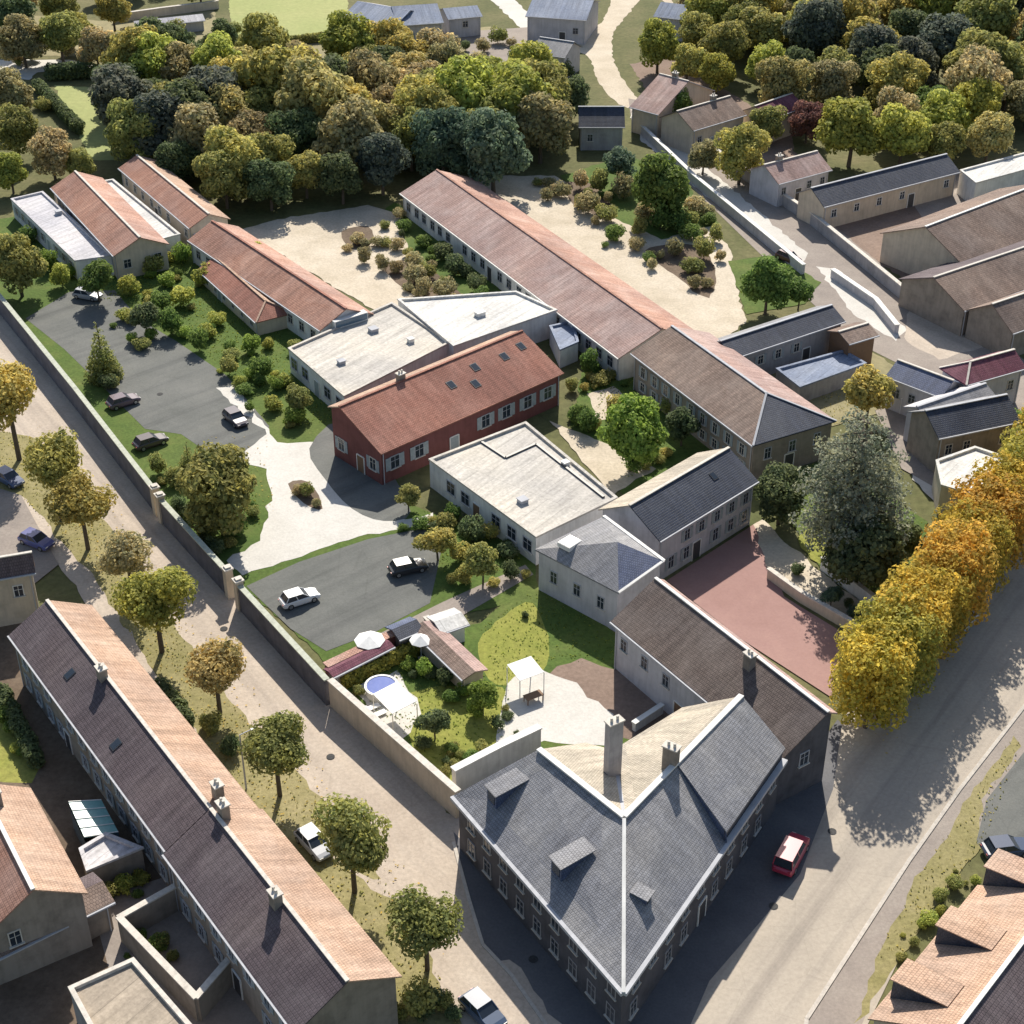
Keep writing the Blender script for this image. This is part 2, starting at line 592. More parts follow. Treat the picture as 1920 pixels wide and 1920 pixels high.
def gable(name, label, cat, g, near, far, wall, ov=.35, hip=(0, 0), fr=None, group=None, gutter='zinc',
          ridge='coping', win=None, ends=None, chim=(), sky=(), th=.14, endwall=None):
    """pitched building. g = near eave a, b; vector across to the far eave; eave and ridge heights.
    fr = horizontal run of the far slope when it differs; hip = hipped ends at a and b"""
    ax, ay, bx, by, wx, wy, ze, zr = g
    a, b, w = Vector((ax, ay)), Vector((bx, by)), Vector((wx, wy))
    d = (b - a).normalized()
    n = w.normalized()
    half = w.length / 2
    fr = half if fr is None else fr
    pitch = (zr - ze) / half
    zf = zr - pitch * fr
    r0, r1 = a + n * half, b + n * half
    f0, f1 = r0 + n * fr, r1 + n * fr
    root = thing(name, label, cat, ((a + b + f0 + f1) / 4).to_tuple() + (0,), 0, group)
    hr = [d * half if hip[0] else Vector((0, 0)), d * -half if hip[1] else Vector((0, 0))]
    R0, R1 = r0 + hr[0], r1 + hr[1]
    # walls: set back from the eaves
    i = ov
    wa, wb, wc, wd = a + n * i + d * i, b + n * i - d * i, f1 - n * i - d * i, f0 - n * i + d * i
    m = MB()
    zt = ze + pitch * i - th - .02
    ztf = zf + pitch * i - th - .02
    zp = zr - th - .02
    ga, gb = r0 + d * i, r1 - d * i
    def v3(p, z):
        return (p.x, p.y, z)
    m.poly([v3(wa, 0), v3(wb, 0), v3(wb, zt), v3(wa, zt)])
    m.poly([v3(wc, 0), v3(wd, 0), v3(wd, ztf), v3(wc, ztf)])
    if hip[0]:
        m.poly([v3(wd, 0), v3(wa, 0), v3(wa, zt), v3(wd, ztf)])
    else:
        m.poly([v3(wd, 0), v3(wa, 0), v3(wa, zt), v3(ga, zp), v3(wd, ztf)])
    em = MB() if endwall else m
    if hip[1]:
        m.poly([v3(wb, 0), v3(wc, 0), v3(wc, ztf), v3(wb, zt)])
    else:
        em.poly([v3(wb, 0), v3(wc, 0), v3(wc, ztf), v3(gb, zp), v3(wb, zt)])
    if dirv((0, 0), d)[0].cross(n) < 0:
        m.f = [tuple(reversed(f)) for f in m.f]
    m.build('wall', wall, root)
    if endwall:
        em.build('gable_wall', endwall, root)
    s = MB()
    s.slab([v3(a, ze), v3(b, ze), v3(R1, zr), v3(R0, zr)], th)
    sl = s.build('roof_slope', near, root)
    s = MB()
    s.slab([v3(f0, zf), v3(f1, zf), v3(R1, zr + .002), v3(R0, zr + .002)], th)
    s.build('roof_slope', far, root)  # near darker, far paler on many roofs: shade and sun put into colour
    for k, (hh, p, q, rr) in enumerate(((hip[0], a, f0, R0), (hip[1], b, f1, R1))):
        if hh:
            s = MB()
            s.slab([v3(p, ze), v3(q, zf), v3(rr, zr + .001)], th)
            s.build('roof_slope', hh if isinstance(hh, str) else near, root)
    if ridge:
        s = MB()
        s.bar(v3(R0, zr + .03), v3(R1, zr + .03), .32, .12)
        for hh, p, q, rr in ((hip[0], a, f0, R0), (hip[1], b, f1, R1)):
            if hh:
                s.bar(v3(p, ze + .04), v3(rr, zr + .04), .25, .1)
                s.bar(v3(q, zf + .04), v3(rr, zr + .04), .25, .1)
        s.build('ridge_cap', ridge, root)
    if gutter:
        s = MB()
        s.bar(v3(a - n * .09, ze - .1), v3(b - n * .09, ze - .1), .16, .14)
        s.build('gutter', gutter, root)
    for p, sg in ((wa, 1), (wb, -1)):
        if gutter and (b - a).length > 6:
            s = MB()
            e = p + d * sg * .25 - n * .1
            s.tube(v3(e, 0), v3(e, ze - .1), .06, .06, 6)
            s.build('downpipe', 'zinc', root)
    out = math.atan2(-n.y, -n.x)
    if win:
        facade(root, wa, wb, out, win)
    if ends:
        facade(root, wb, wc, math.atan2(d.y, d.x) if d.y < 0 else math.atan2(-d.y, -d.x), ends) if d.y < 0 else facade(root, wa, wd, math.atan2(-d.y, -d.x), ends)
    for t, u, hgt in chim:               # along the ridge, across (metres from the ridge, + far), height above the ridge
        p = r0 + (r1 - r0) * t + n * u
        chimney(root, p, zr + hgt, rz=math.atan2(d.y, d.x) + R(90), foot=hgt + abs(u) * pitch + .8)
    for t, u, w_, l_ in sky:             # roof lights on the near slope: along, metres up from the eave
        c = a + (b - a) * t + n * u
        zc = ze + pitch * u
        upv = Vector((n.x, n.y, pitch)).normalized()
        dv = Vector((d.x, d.y, 0))
        nv = dv.cross(upv)
        nv = nv if nv.z > 0 else -nv
        C0 = Vector((c.x, c.y, zc))
        f_, g_ = MB(), MB()
        for mm, e, lift in ((f_, .08, .07), (g_, 0, .085)):
            mm.slab([tuple(C0 + nv * lift + dv * sx * (w_ / 2 + e) + upv * sy * (l_ / 2 + e)) for sx, sy in ((-1, -1), (1, -1), (1, 1), (-1, 1))], .1)
        fo = f_.build('roof_light', 'dark_metal', root)
        g_.build('pane', 'glass', fo)
    return root

def flat(name, label, cat, pts, z, roof='cream_membrane', wall='white_wall', par=.3, group=None, extras=(), wins=(), ledge=None, trim=None):
    """flat-roofed block with a parapet; extras = (x, y, w, l, h, part name, material) standing on the roof"""
    if area2(pts) < 0:
        pts = list(reversed(pts))
    P = [Vector(p) for p in pts]
    k = len(P)
    c = sum(P, Vector((0, 0))) / k
    root = thing(name, label, cat, (c.x, c.y, 0), 0, group)
    def inset(t):
        res = []
        for i in range(k):
            e0 = (P[i] - P[i - 1]).normalized()
            e1 = (P[(i + 1) % k] - P[i]).normalized()
            n0, n1 = Vector((-e0.y, e0.x)), Vector((-e1.y, e1.x))
            bis = (n0 + n1)
            bis = bis / max(.35, bis.dot(n0))
            res.append(P[i] + bis * t)
        return res
    I = inset(.05)
    m = MB()
    for i in range(k):
        p, q = I[i], I[(i + 1) % k]
        m.poly([(p.x, p.y, 0), (q.x, q.y, 0), (q.x, q.y, z - .1), (p.x, p.y, z - .1)])
    m.build('wall', wall, root)
    J = inset(.32)
    m = MB()
    m.poly([(p.x, p.y, z - par) for p in inset(.1)])
    m.build('roof', roof, root)
    m = MB()
    O = inset(-.04)
    for i in range(k):
        j = (i + 1) % k
        m.poly([(O[i].x, O[i].y, z), (O[j].x, O[j].y, z), (J[j].x, J[j].y, z), (J[i].x, J[i].y, z)])
        m.poly([(J[j].x, J[j].y, z), (J[j].x, J[j].y, z - par), (J[i].x, J[i].y, z - par), (J[i].x, J[i].y, z)])
        m.poly([(O[i].x, O[i].y, z - .22), (O[j].x, O[j].y, z - .22), (O[j].x, O[j].y, z), (O[i].x, O[i].y, z)])
    m.build('parapet', trim or roof, root)
    for x, y, w_, l_, h, nm, mt in extras:
        e = MB()
        e.box((x, y, z - par + h / 2), (w_, l_, h), R(35))
        e.box((x, y, z - par + h + .04), (w_ + .15, l_ + .15, .08), R(35))
        e.build(nm, mt, root)
    if ledge:
        m = MB()
        for p, q in zip(ledge, ledge[1:]):
            m.bar((p[0], p[1], z - par + .1), (q[0], q[1], z - par + .1), .3, .2)
        m.build('roof_upstand', 'dark_metal', root)
    for a_, b_, specs in wins:
        d, L = dirv(a_, b_)
        na = Vector((d.y, -d.x))
        mid = Vector(((a_[0] + b_[0]) / 2, (a_[1] + b_[1]) / 2))
        if na.dot(mid - c) < 0:
            na = -na
        facade(root, Vector(a_) - na * .05, Vector(b_) - na * .05, math.atan2(na.y, na.x), specs)
    return root

def polyroof(root, faces, mats, th=.16):
    for f, mt in zip(faces, mats):
        s = MB()
        s.slab(f, th)
        s.build('roof_slope', mt, root)

def stone_run(name, label, pts, h=2.6, t=.45, wall='stone_wall', cop='coping', piers=(), group=None, cat='wall', copw=.14):
    """a garden wall along a polyline with a coping and gate piers"""
    root = thing(name, label, cat, (pts[0][0], pts[0][1], 0), 0, group)
    m, k = MB(), MB()
    for i, (p, q) in enumerate(zip(pts, pts[1:])):
        d, L = dirv(p, q)
        e, u = .02, .006 * (i % 2)
        m.bar((p[0], p[1], h / 2 - u), (q[0] + d.x * e, q[1] + d.y * e, h / 2 - u), t, h)
        k.bar((p[0] - d.x * .1, p[1] - d.y * .1, h + .07 + u), (q[0] + d.x * .1, q[1] + d.y * .1, h + .07 + u), t + copw, .14)
    m.build('wall_body', wall, root)
    k.build('coping', cop, root)
    for x, y in piers:
        pm, pc = MB(), MB()
        pm.box((x, y, (h + .5) / 2), (.8, .8, h + .5), R(33))
        po = pm.build('pier', 'cream_wall', root)
        pc.box((x, y, h + .58), (1.0, 1.0, .16), R(33))
        pc.box((x, y, h + .74), (.6, .6, .16), R(33))
        pc.build('pier_cap', 'coping', po)
    return root

#@LAYOUT
# ------------------------------------------------------------------ the ground, roads, yards
m = MB()
m.poly([(-3000, -1500, 0), (3000, -1500, 0), (3000, 4500, 0), (-3000, 4500, 0)])
gr = m.build('ground', 'meadow')
gr['kind'] = 'structure'

# far fields and lanes
sheet('field', [(-65.98, 230.78), (-39.46, 230.78), (-33.08, 184.04), (-38.87, 175.86), (-55.53, 168.71)], 'field')
sheet('field', [(-55.32, 167.31), (-38.72, 174.41), (-4.41, 184.04), (4.25, 169.41), (-3.13, 162.49), (-33.05, 159.13), (-53.77, 152.58)], 'tan_field')
sheet('field', [(-115.8, 195.78), (-84.61, 187.88), (-63.58, 195.78), (-56.27, 169.41), (-72.96, 162.49), (-107.29, 165.92)], 'tan_field')
sheet('field', [(-85.73, 146.26), (-77.42, 144.71), (-66.2, 107.5), (-70.2, 107.5)], 'field')
sheet('yard', [(-108.2, 161.82), (-86.35, 161.82), (-79.1, 157.14), (-90.62, 153.87), (-91.01, 149.39), (-105.89, 153.87)], 'white_gravel')
sheet('lane', [(-7.09, 212.55), (-1.77, 212.55), (5.54, 185.95), (4.33, 176.59), (2.72, 179.53)], 'white_gravel')
sheet('lane', [(24.75, 221.47), (31.99, 221.47), (24.17, 191.79), (20.75, 180.28), (19.8, 162.49), (21.12, 149.39), (23.12, 134.25), (19.33, 135.42), (16.09, 149.39), (15.11, 162.49), (9.19, 176.59), (13.68, 181.03), (18.93, 187.88)], 'cream_gravel', rounded=True)
sheet('lane', [(31.66, 216.97), (34.05, 216.97), (36.04, 180.28), (34.4, 180.28)], 'cream_gravel')
sheet('yard', [(-10.92, 180.28), (5.51, 184.04), (10.52, 165.92), (4.09, 155.83), (-8.34, 162.49)], 'paving')
sheet('garden', [(22.72, 159.13), (31.27, 162.49), (48.46, 123.03), (46.89, 100.27), (30.21, 107.5)], 'brown_yard')
# street behind the school
sheet('street', [(21.27, 138.66), (27.57, 135.71), (32.36, 120.34), (49.12, 82.5), (56.19, 54.13), (65.28, 38.08), (68.35, 29.36), (65.66, 19.92), (59.29, 27.96), (50.47, 33.64), (44.99, 41.13), (38.71, 61.14), (28.33, 96.78), (21.06, 124.39)], 'paving')
sheet('pavement', [(21.3, 132.81), (24.26, 129.96), (31.74, 105.06), (43.42, 69.49), (41.38, 64.79), (29.08, 95.63), (21.97, 117.17)], 'white_gravel')
sheet('pavement', [(43.84, 64.79), (46.76, 63.87), (50.28, 54.13), (52.67, 44.26), (50.62, 41.13), (46.42, 49.1)], 'white_gravel')
sheet('square', [(53.67, 49.1), (58.8, 57.59), (64.26, 45.05), (62.19, 39.6), (55.06, 35.84), (52.02, 41.13)], 'sand')
sheet('yard', [(47.41, 84.61), (62.36, 91.12), (64.57, 78.37), (63.41, 62.95), (57.67, 54.13), (51.81, 70.45)], 'brown_yard')
sheet('yard', [(62.44, 95.63), (86.87, 109.99), (82.35, 93.36), (63.18, 79.39)], 'paving')
# street on the left with its tree strip
sheet('avenue', [(-92.35, 84.61), (-70.75, 53.28), (-39.18, 2.01), (-25.82, -17.95), (-15.94, -32.18), (-2.67, -50.91), (9.32, -71.46), (1.49, -76.89), (-10.3, -68.57), (-23.36, -49.66), (-36.31, -27.4), (-47.5, -10.43), (-59.93, -0.17), (-75.95, 23.87)], 'sand')
sheet('grass_strip', [(-65.29, 18.63), (-56.97, 16.1), (-44.2, -2.31), (-33.26, -21.5), (-25.18, -33.72), (-18.78, -42.41), (-11.41, -53.36), (-6.62, -62.43), (-3.53, -70.03), (-8.54, -71.46), (-13.23, -62.43), (-18.43, -53.36), (-25.35, -42.41), (-33.31, -29.82), (-42.96, -13.32), (-54.9, 3.11), (-63.05, 6.51)], 'dry_grass')
sheet('footpath', [(-18, -49.34), (-11.28, -55.14), (-4.42, -52.14), (-3.41, -58.03), (-2.48, -62.43), (-4.48, -64.54), (-6.81, -58.03), (-10.3, -56.89)], 'sand', rounded=True)
sheet('roadway', [(-4.94, -49.66), (8.32, -68.57), (29.86, -35.23), (32.59, -38.89), (24.39, -54.55), (15.38, -65.57), (11.27, -76.02), (3.36, -76.89), (0, -65.05), (-2.28, -61.89), (-3.42, -57.46)], 'shaded_asphalt')  # asphalt; its dark right-hand strip paints in the corner building's shadow
sheet('pavement', [(-2.86, -64.12), (-0.21, -63.49), (4.66, -71.46), (1.53, -73.32)], 'sand')
# street on the right
sheet('street', [(10.33, -76.02), (14.98, -65.57), (19.58, -59.71), (23.52, -54.55), (27.92, -44.45), (30.35, -35.23), (39.07, -21.5), (61.27, 8.83), (66.68, 6.51), (57.53, -28.22), (40.81, -44.45), (22.53, -76.02)], 'pale_road')
sheet('pavement', [(20.99, -72.86), (21.79, -69.16), (32.77, -52.99), (38.96, -44.45), (54.68, -24.08), (56.01, -28.22), (40.91, -47.75), (27.33, -66.58), (24.21, -72.86)], 'paving')
sheet('verge', [(27.92, -63.49), (31.75, -56.89), (37.58, -48.39), (41.78, -42.41), (45.43, -37.45), (45.77, -38.89), (40.48, -45.78), (39.07, -51.53), (30.08, -62.96), (26.55, -68.57), (25.19, -69.55)], 'dry_grass')
sheet('car_park', [(40.94, -45.78), (48.75, -35.97), (52.72, -38.89), (47.91, -54.55), (39.62, -52.87), (38.78, -50.91)], 'asphalt')
m = MB()
KP = [(20.99, -72.86), (21.79, -69.16), (32.77, -52.99), (38.96, -44.45), (54.68, -24.08)]
for p, q in zip(KP, KP[1:]):
    m.bar((p[0], p[1], .07), (q[0], q[1], .07), .32, .14)
k = m.build('kerb', 'kerb_stone')
k['kind'] = 'structure'
m = MB()
KP = [(-4.9, -50.91), (-3.42, -57.46), (-2.28, -62), (-0.08, -64.95), (3.49, -71.46)]
for p, q in zip(KP, KP[1:]):
    m.bar((p[0], p[1], .065), (q[0], q[1], .065), .28, .13)
k = m.build('kerb', 'kerb_stone')
k['kind'] = 'structure'

# inside the school wall
sheet('lawn', [(-85.55, 78.37), (-74.21, 84.61), (-48.09, 76.35), (-28.47, 44.26), (-20.72, 21.22), (-10.63, 0.91), (2.26, -8.46), (2.73, -15.2), (-10.51, -22.36), (-17.39, -27.4), (-28.71, -12.84), (-40.58, 3.11), (-70.98, 54.13)], 'lawn')
sheet('lawn', [(-18.41, 88.92), (-14.84, 84.61), (0, 54.13), (-11.6, 49.1), (-21.05, 68.54), (-21.29, 82.5)], 'lawn')
sheet('garden_bed', [(-41.1, 77.96), (-35.97, 82.08), (-22.51, 87.83), (-17.73, 84.61), (-14.81, 68.54), (-4.38, 50.75), (-16.58, 47.47)], 'cream_gravel')
sheet('garden_bed', [(-25.74, 77.35), (-21.87, 79.39), (-20.62, 73.37), (-23.58, 70.84)], 'soil', rounded=True)
sheet('garden_bed', [(-18.46, 64.79), (-13.94, 66.65), (-8.24, 57.59), (-5.86, 51.59), (-9.49, 50.75), (-14.93, 56.71)], 'soil', rounded=True)
sheet('yard', [(-8.55, 95.63), (-4.78, 100.27), (6.95, 100.27), (18.7, 80.42), (30.08, 80.42), (32.18, 70.45), (31.46, 57.59), (31.71, 47.47), (26.47, 38.84)], 'cream_gravel')
sheet('lawn', [(7.82, 100.27), (19.7, 109.99), (28.23, 95.63), (31.7, 80.42), (22.28, 74.35), (14.02, 84.61)], 'lawn')
sheet('garden_bed', [(19.62, 70.45), (26.87, 72.39), (29.23, 64.79), (27.36, 54.13), (23.53, 61.14)], 'soil', rounded=True)
sheet('garden_bed', [(7.73, 96.78), (13.69, 95.63), (15.67, 84.61), (10.76, 85.67)], 'soil', rounded=True)
sheet('lawn', [(31.36, 66.65), (38.2, 68.54), (43.73, 59.35), (40.4, 52.43), (31.91, 49.1)], 'lawn')
sheet('yard', [(28.65, 33.64), (44.99, 41.13), (50.17, 32.19), (48.45, 23.87), (38.41, 18.63), (34.44, 26.58)], 'tan_field')
sheet('car_park', [(-65.81, 47.79), (-61.84, 56.19), (-55.62, 56.71), (-50.31, 47.47), (-44.29, 41.13), (-36.17, 31.48), (-29.13, 18.63), (-29.49, 12.65), (-34.6, 11.44), (-39.36, 16.73), (-43.92, 17.99), (-51.02, 28.24), (-58.51, 38.84)], 'asphalt')
sheet('drive', [(-37.02, 28.24), (-34.94, 29.07), (-27.7, 14.85), (-22.66, 14.85), (-19.5, 7.66), (-11.66, -1.78), (-8.69, -0.39), (-8.41, -2.84), (-15.53, -4.61), (-20.42, -7.46), (-27.95, -12.37), (-30.02, -9.65), (-26.97, -5.94), (-26.85, 3.11), (-28.18, 8.83), (-32.17, 10.96), (-29.2, 16.73)], 'white_gravel')
sheet('forecourt', [(-23.77, 13.38), (-20.6, 19.92), (-14.78, 10.01), (-11.16, -0.17), (-13.97, -2.1), (-17.67, 0.37), (-21.22, 6.51)], 'asphalt', rounded=True)
sheet('garden_bed', [(-25.35, 5.59), (-22.98, 5.93), (-20.91, 0.37), (-23.09, 1.46)], 'soil', rounded=True)
sheet('car_park', [(-27.3, -14.26), (-22.41, -9.94), (-15.45, -5.64), (-9.83, -3.57), (-7.33, -5.43), (-7.79, -11.41), (-8.31, -17.22), (-13.68, -22.19), (-18.02, -25.09), (-21.91, -21.5)], 'asphalt')
sheet('path', [(-14.12, -23.22), (-7.03, -17.04), (1.4, -10.43), (2.22, -12.18), (-5.85, -20.18), (-12.38, -25.75)], 'paving')
sheet('lawn', [(8.81, 32.19), (15.28, 38.08), (27.07, 14.85), (12.53, 3.11), (7.04, 18.63)], 'lawn')
sheet('path', [(9.27, 26.58), (12.69, 28.66), (14.97, 22.54), (10.3, 19.92)], 'cream_gravel')
sheet('garden_bed', [(4.51, 19.92), (11.34, 3.11), (16.54, 8.83), (10.7, 14.85)], 'cream_gravel')
sheet('garden', [(-17.82, -28.22), (-9.46, -22.36), (-3.18, -20.62), (1.1, -13.79), (5.46, -15.2), (16.44, -32.18), (10.54, -38.89), (2.38, -40.32), (-4.6, -45.78)], 'lawn')
sheet('lawn', [(-2.89, -22.36), (1.35, -17.04), (2.93, -19.74), (3.61, -25.75), (2.02, -29.42), (-1.51, -30.22), (-3.08, -26.58)], 'bright_lawn', rounded=True)
sheet('lawn', [(-9.5, -31.4), (-3.01, -30.62), (-0.5, -31.4), (-1.44, -38.89), (-5.12, -43.78), (-9.14, -38.17)], 'bright_lawn', rounded=True)
sheet('courtyard', [(3.56, -28.62), (6.69, -26.17), (16.51, -31.4), (11.5, -38.89), (6.85, -35.23)], 'brown_yard')
sheet('terrace', [(-0.5, -30.22), (2.3, -27.4), (5.06, -29.42), (9.34, -34.48), (8.63, -38.89), (2.89, -38.17), (-2.8, -43.44), (-5.1, -44.45), (-1.44, -38.89)], 'white_gravel')
for c_ in ((20.86, -58.03), (26.95, -49.66), (-16.16, -40.32), (-28.51, -21.5), (1.64, -63.49), (34.63, 84.61), (-43.71, 26.58)):
    sheet('drain_cover', [(c_[0] + .38 * math.cos(k * .5236), c_[1] + .38 * math.sin(k * .5236)) for k in range(12)], 'drain_iron')
sheet('pool_surround', [(-14.67, -30.62), (-10.96, -28.06), (-8.36, -34.48), (-10.11, -38.17), (-12.76, -34.85)], 'white_gravel')
# right-hand gardens
sheet('courtyard', [(15.97, -13.32), (26.75, -2.31), (27.69, -16.12), (33.48, -23.22), (29.88, -32.18), (22.49, -23.22)], 'red_court')
sheet('path', [(26.22, -2.84), (27.4, -1.78), (31.3, -10.43), (37.03, -19.74), (34.95, -22.36), (29.32, -16.12), (26.69, -11.41)], 'cream_gravel')
sheet('lawn', [(28.49, 6.51), (37.16, 11.2), (45.36, -2.31), (41.86, -13.32), (37.21, -20.18), (32.26, -11.41)], 'lawn')
sheet('lawn', [(30.65, -5.43), (34.98, -1.78), (36.09, -5.43), (32.41, -10.43)], 'bright_lawn', rounded=True)
sheet('terrace', [(45.03, 8.83), (47.69, 11.2), (49.35, -0.17), (47.52, -1.78)], 'white_gravel')
sheet('yard', [(44.27, 22.54), (53.61, 29.36), (66.16, 33.64), (62.27, 12.4), (51.12, -0.17), (44.73, 8.83)], 'paving')
# lower left gardens
sheet('garden', [(-58.64, -16.12), (-49.72, -17.04), (-27.44, -54.55), (-15.53, -71.46), (-41.37, -73.32)], 'soil')
sheet('lawn', [(-53.73, -29.02), (-48.23, -30.62), (-41.72, -41.72), (-41.91, -43.78), (-49.56, -43.1)], 'bright_lawn')
sheet('yard', [(-66.17, 8.83), (-54.9, 3.11), (-47.5, -10.43), (-49.33, -14.26), (-59.2, -14.26)], 'paving')
sheet('courtyard', [(-33.76, -57.46), (-27.44, -54.55), (-15.69, -70.03), (-27.29, -72.86)], 'paving')

# ------------------------------------------------------------------ walls of the school
stone_run('perimeter_wall', 'long stone wall with pale coping beside the avenue, in front of the car park with dark cars', [(-91.31, 83.22), (-68.94, 48.47), (-52.98, 22.73), (-39.09, -0.31)], 3.0, wall='dark_stone', cop='mossy_coping', piers=[(-38.91, -0.63)])
stone_run('perimeter_wall', 'stone wall with pale coping from the gate pier to the white gravel drive', [(-38.03, -2.25), (-28.8, -15.86)], 3.0, wall='dark_stone', cop='mossy_coping', piers=[(-38.03, -2.25), (-28.66, -16.05)])
stone_run('perimeter_wall', 'stone wall with pale coping in front of the car park with the white car', [(-27.21, -18.26), (-17.05, -33.13)], 3.0, wall='dark_stone', cop='mossy_coping', piers=[(-27.29, -18.08)])
stone_run('garden_wall', 'warm ochre garden wall running from the pool terrace to the slate-roofed corner building', [(-16.65, -33.21), (-10.04, -41.32), (-4.58, -47.95)], 3.0, .5, wall='cream_wall', cop='coping')
stone_run('garden_wall', 'low tiled-top wall between the car park and the pool garden', [(-17.44, -29.76), (-10.5, -23.96)], 2.0, .6, wall='brick_wall', cop='pale_terracotta', copw=.35)
stone_run('garden_wall', 'grey garden wall beside the small white hut', [(-8.43, -21.93), (-3.53, -29.82)], 1.8, .5, wall='grey_wall')
stone_run('street_wall', 'long pale wall along the street behind the school', [(21.15, 124.39), (29.19, 96.78), (41.5, 62.04)], 1.5, .5, wall='lavender_wall', cop='white_trim')
stone_run('street_wall', 'dark-shaded stone wall along the far side of the back street', [(26.82, 126.32), (33.08, 109.49), (45.52, 80.42), (53.97, 54.13)], 1.8, .5, wall='grey_wall')
stone_run('street_wall', 'short pale wall beside the dark-roofed annexe on the back street', [(45.54, 61.14), (49.79, 51.59), (51.09, 43.47)], 1.2, .6, wall='lavender_wall', cop='white_trim')
stone_run('terrace_wall', 'bright white wall closing the garden end of the corner building', [(-4.98, -45.25), (-1.17, -42.27), (2.38, -39.75)], 3.0, .6, wall='white_wall', cop='white_trim')
stone_run('garden_wall', 'pale low wall along the shrub path beside the red court', [(26.5, -12.84), (29.21, -16.86), (34.56, -23.05)], 1.2, .4, wall='cream_wall')
stone_run('garden_wall', 'white wall between the dark trees and the shrub path', [(32.29, -11.21), (37.3, -19.74)], 1.5, .4, wall='white_wall', cop='white_trim')
stone_run('courtyard_wall', 'pale-topped wall around the small courtyard with paving, behind the long brown roof', [(-26.19, -58.03), (-30.27, -61.62), (-23.07, -69.31), (-20.58, -64.54)], 2.6, .4, wall='stone_wall')
stone_run('courtyard_wall', 'long pale-topped wall between the small courtyards and the long brown roof', [(-26.06, -58.03), (-20.62, -64.28), (-13.84, -72.86)], 2.6, .4, wall='stone_wall')

# ------------------------------------------------------------------ the slate-roofed corner building
E0, E1, E2 = (-4.84, -51.74, 6), (7.87, -71.77, 6), (22.78, -47.31, 6)
R0_, R1_, R2_ = (2.14, -50.58, 10), (8.54, -58.3, 10), (19.23, -43.9, 10)
I0, I1, I2 = (6.2, -45.2, 6.0), (8.5, -46.1, 6.0), (14.8, -40.6, 6.0)
cb = thing('corner_building', 'grey slate-roofed corner building with hipped point between the avenue and the right street', 'building', ((E0[0] + E2[0]) / 2, (E0[1] + E2[1]) / 2, 0))
d1, L1_ = dirv(E1, E2)
nr = Vector((-d1.y, d1.x))
if nr.y < 0:
    nr = -nr
def alongE(t, z, push=0.0):
    return (E1[0] + d1.x * t - nr.x * push, E1[1] + d1.y * t - nr.y * push, z)
def alongR(u, z=10.0):
    return (R1_[0] + (R2_[0] - R1_[0]) * u, R1_[1] + (R2_[1] - R1_[1]) * u, z)
# the right wing's street slope steps twice along its length
c1t, c1u = L1_ * .60, .42
W_in = [(E0[0] + .5, E0[1] + .1), (E1[0], E1[1] + .75), (E2[0] - .3, E2[1] + .2), (I2[0] + .2, I2[1] - .3), (I1[0], I1[1] - .4), (I0[0], I0[1] - .4)]
m = MB()
m.prism(W_in, 0, 5.78)
m.build('wall', 'shaded_stone', cb)
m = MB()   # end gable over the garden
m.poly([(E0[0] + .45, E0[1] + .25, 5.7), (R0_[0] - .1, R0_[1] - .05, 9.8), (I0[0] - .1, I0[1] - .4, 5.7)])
m.build('gable_wall', 'white_wall', cb)
s1a, s1b = alongE(c1t, 6.0), alongR(c1u)
polyroof(cb, [[E0, E1, R1_, R0_], [E1, s1a, s1b, R1_]], ['slate', 'slate'])
p1, p2 = alongE(c1t, 7.2, -.1), alongE(L1_, 7.2, -.1)
q1, q2 = alongR(c1u, 10.12), alongR(1.0, 10.12)
polyroof(cb, [[p1, p2, q2, q1]], ['slate'])
m = MB()   # the cheek under the raised slope
m.poly([s1a, (p1[0], p1[1], p1[2] - .1), (q1[0], q1[1], q1[2] - .15), s1b])
m.build('roof_cheek', 'blue_slate', cb)
m = MB()
m.poly([alongE(c1t, 5.6, -.3), alongE(L1_, 5.6, -.3), alongE(L1_, 7.15, -.3), alongE(c1t, 7.15, -.3)])
m.build('upper_wall', 'shaded_stone', cb)
polyroof(cb, [[R0_, R1_, I1, I0], [R1_, R2_, I2, I1]], ['sunlit_slate', 'sunlit_slate'])  # inner slopes paler than the street side: sunlight painted into the slate
m = MB()
for k_, (p, q) in enumerate(((R0_, R1_), (R1_, R2_))):
    m.bar((p[0], p[1], p[2] + .06 + .02 * k_), (q[0], q[1], q[2] + .06 + .02 * k_), .5, .16)
m.bar((E1[0], E1[1], E1[2] + .05), (R1_[0], R1_[1] - .2, R1_[2] + .03), .28, .12)
m.build('ridge_cap', 'white_trim', cb)
m = MB()
def offs(p, q, k):
    d, _ = dirv(p, q)
    return Vector((d.y, -d.x)) * k
m.bar((E0[0], E0[1], 5.9), (E1[0], E1[1], 5.9), .45, .3)
m.bar((E1[0], E1[1], 5.91), (E2[0], E2[1], 5.91), .5, .3)
m.build('cornice', 'zinc', cb)
m = MB()   # valley between the two inner slopes
m.bar((R1_[0], R1_[1], R1_[2] + .02), (I1[0], I1[1], I1[2] + .03), .35, .05)
m.build('valley_flashing', 'zinc', cb)
chimney(cb, (8.1, -51.0), 13.4, .7, 1.3, R(-57), 'grey_wall', 6.5)
chimney(cb, (12.6, -52.2), 11.8, .7, 1.2, R(57), 'stone_wall', 3.5)
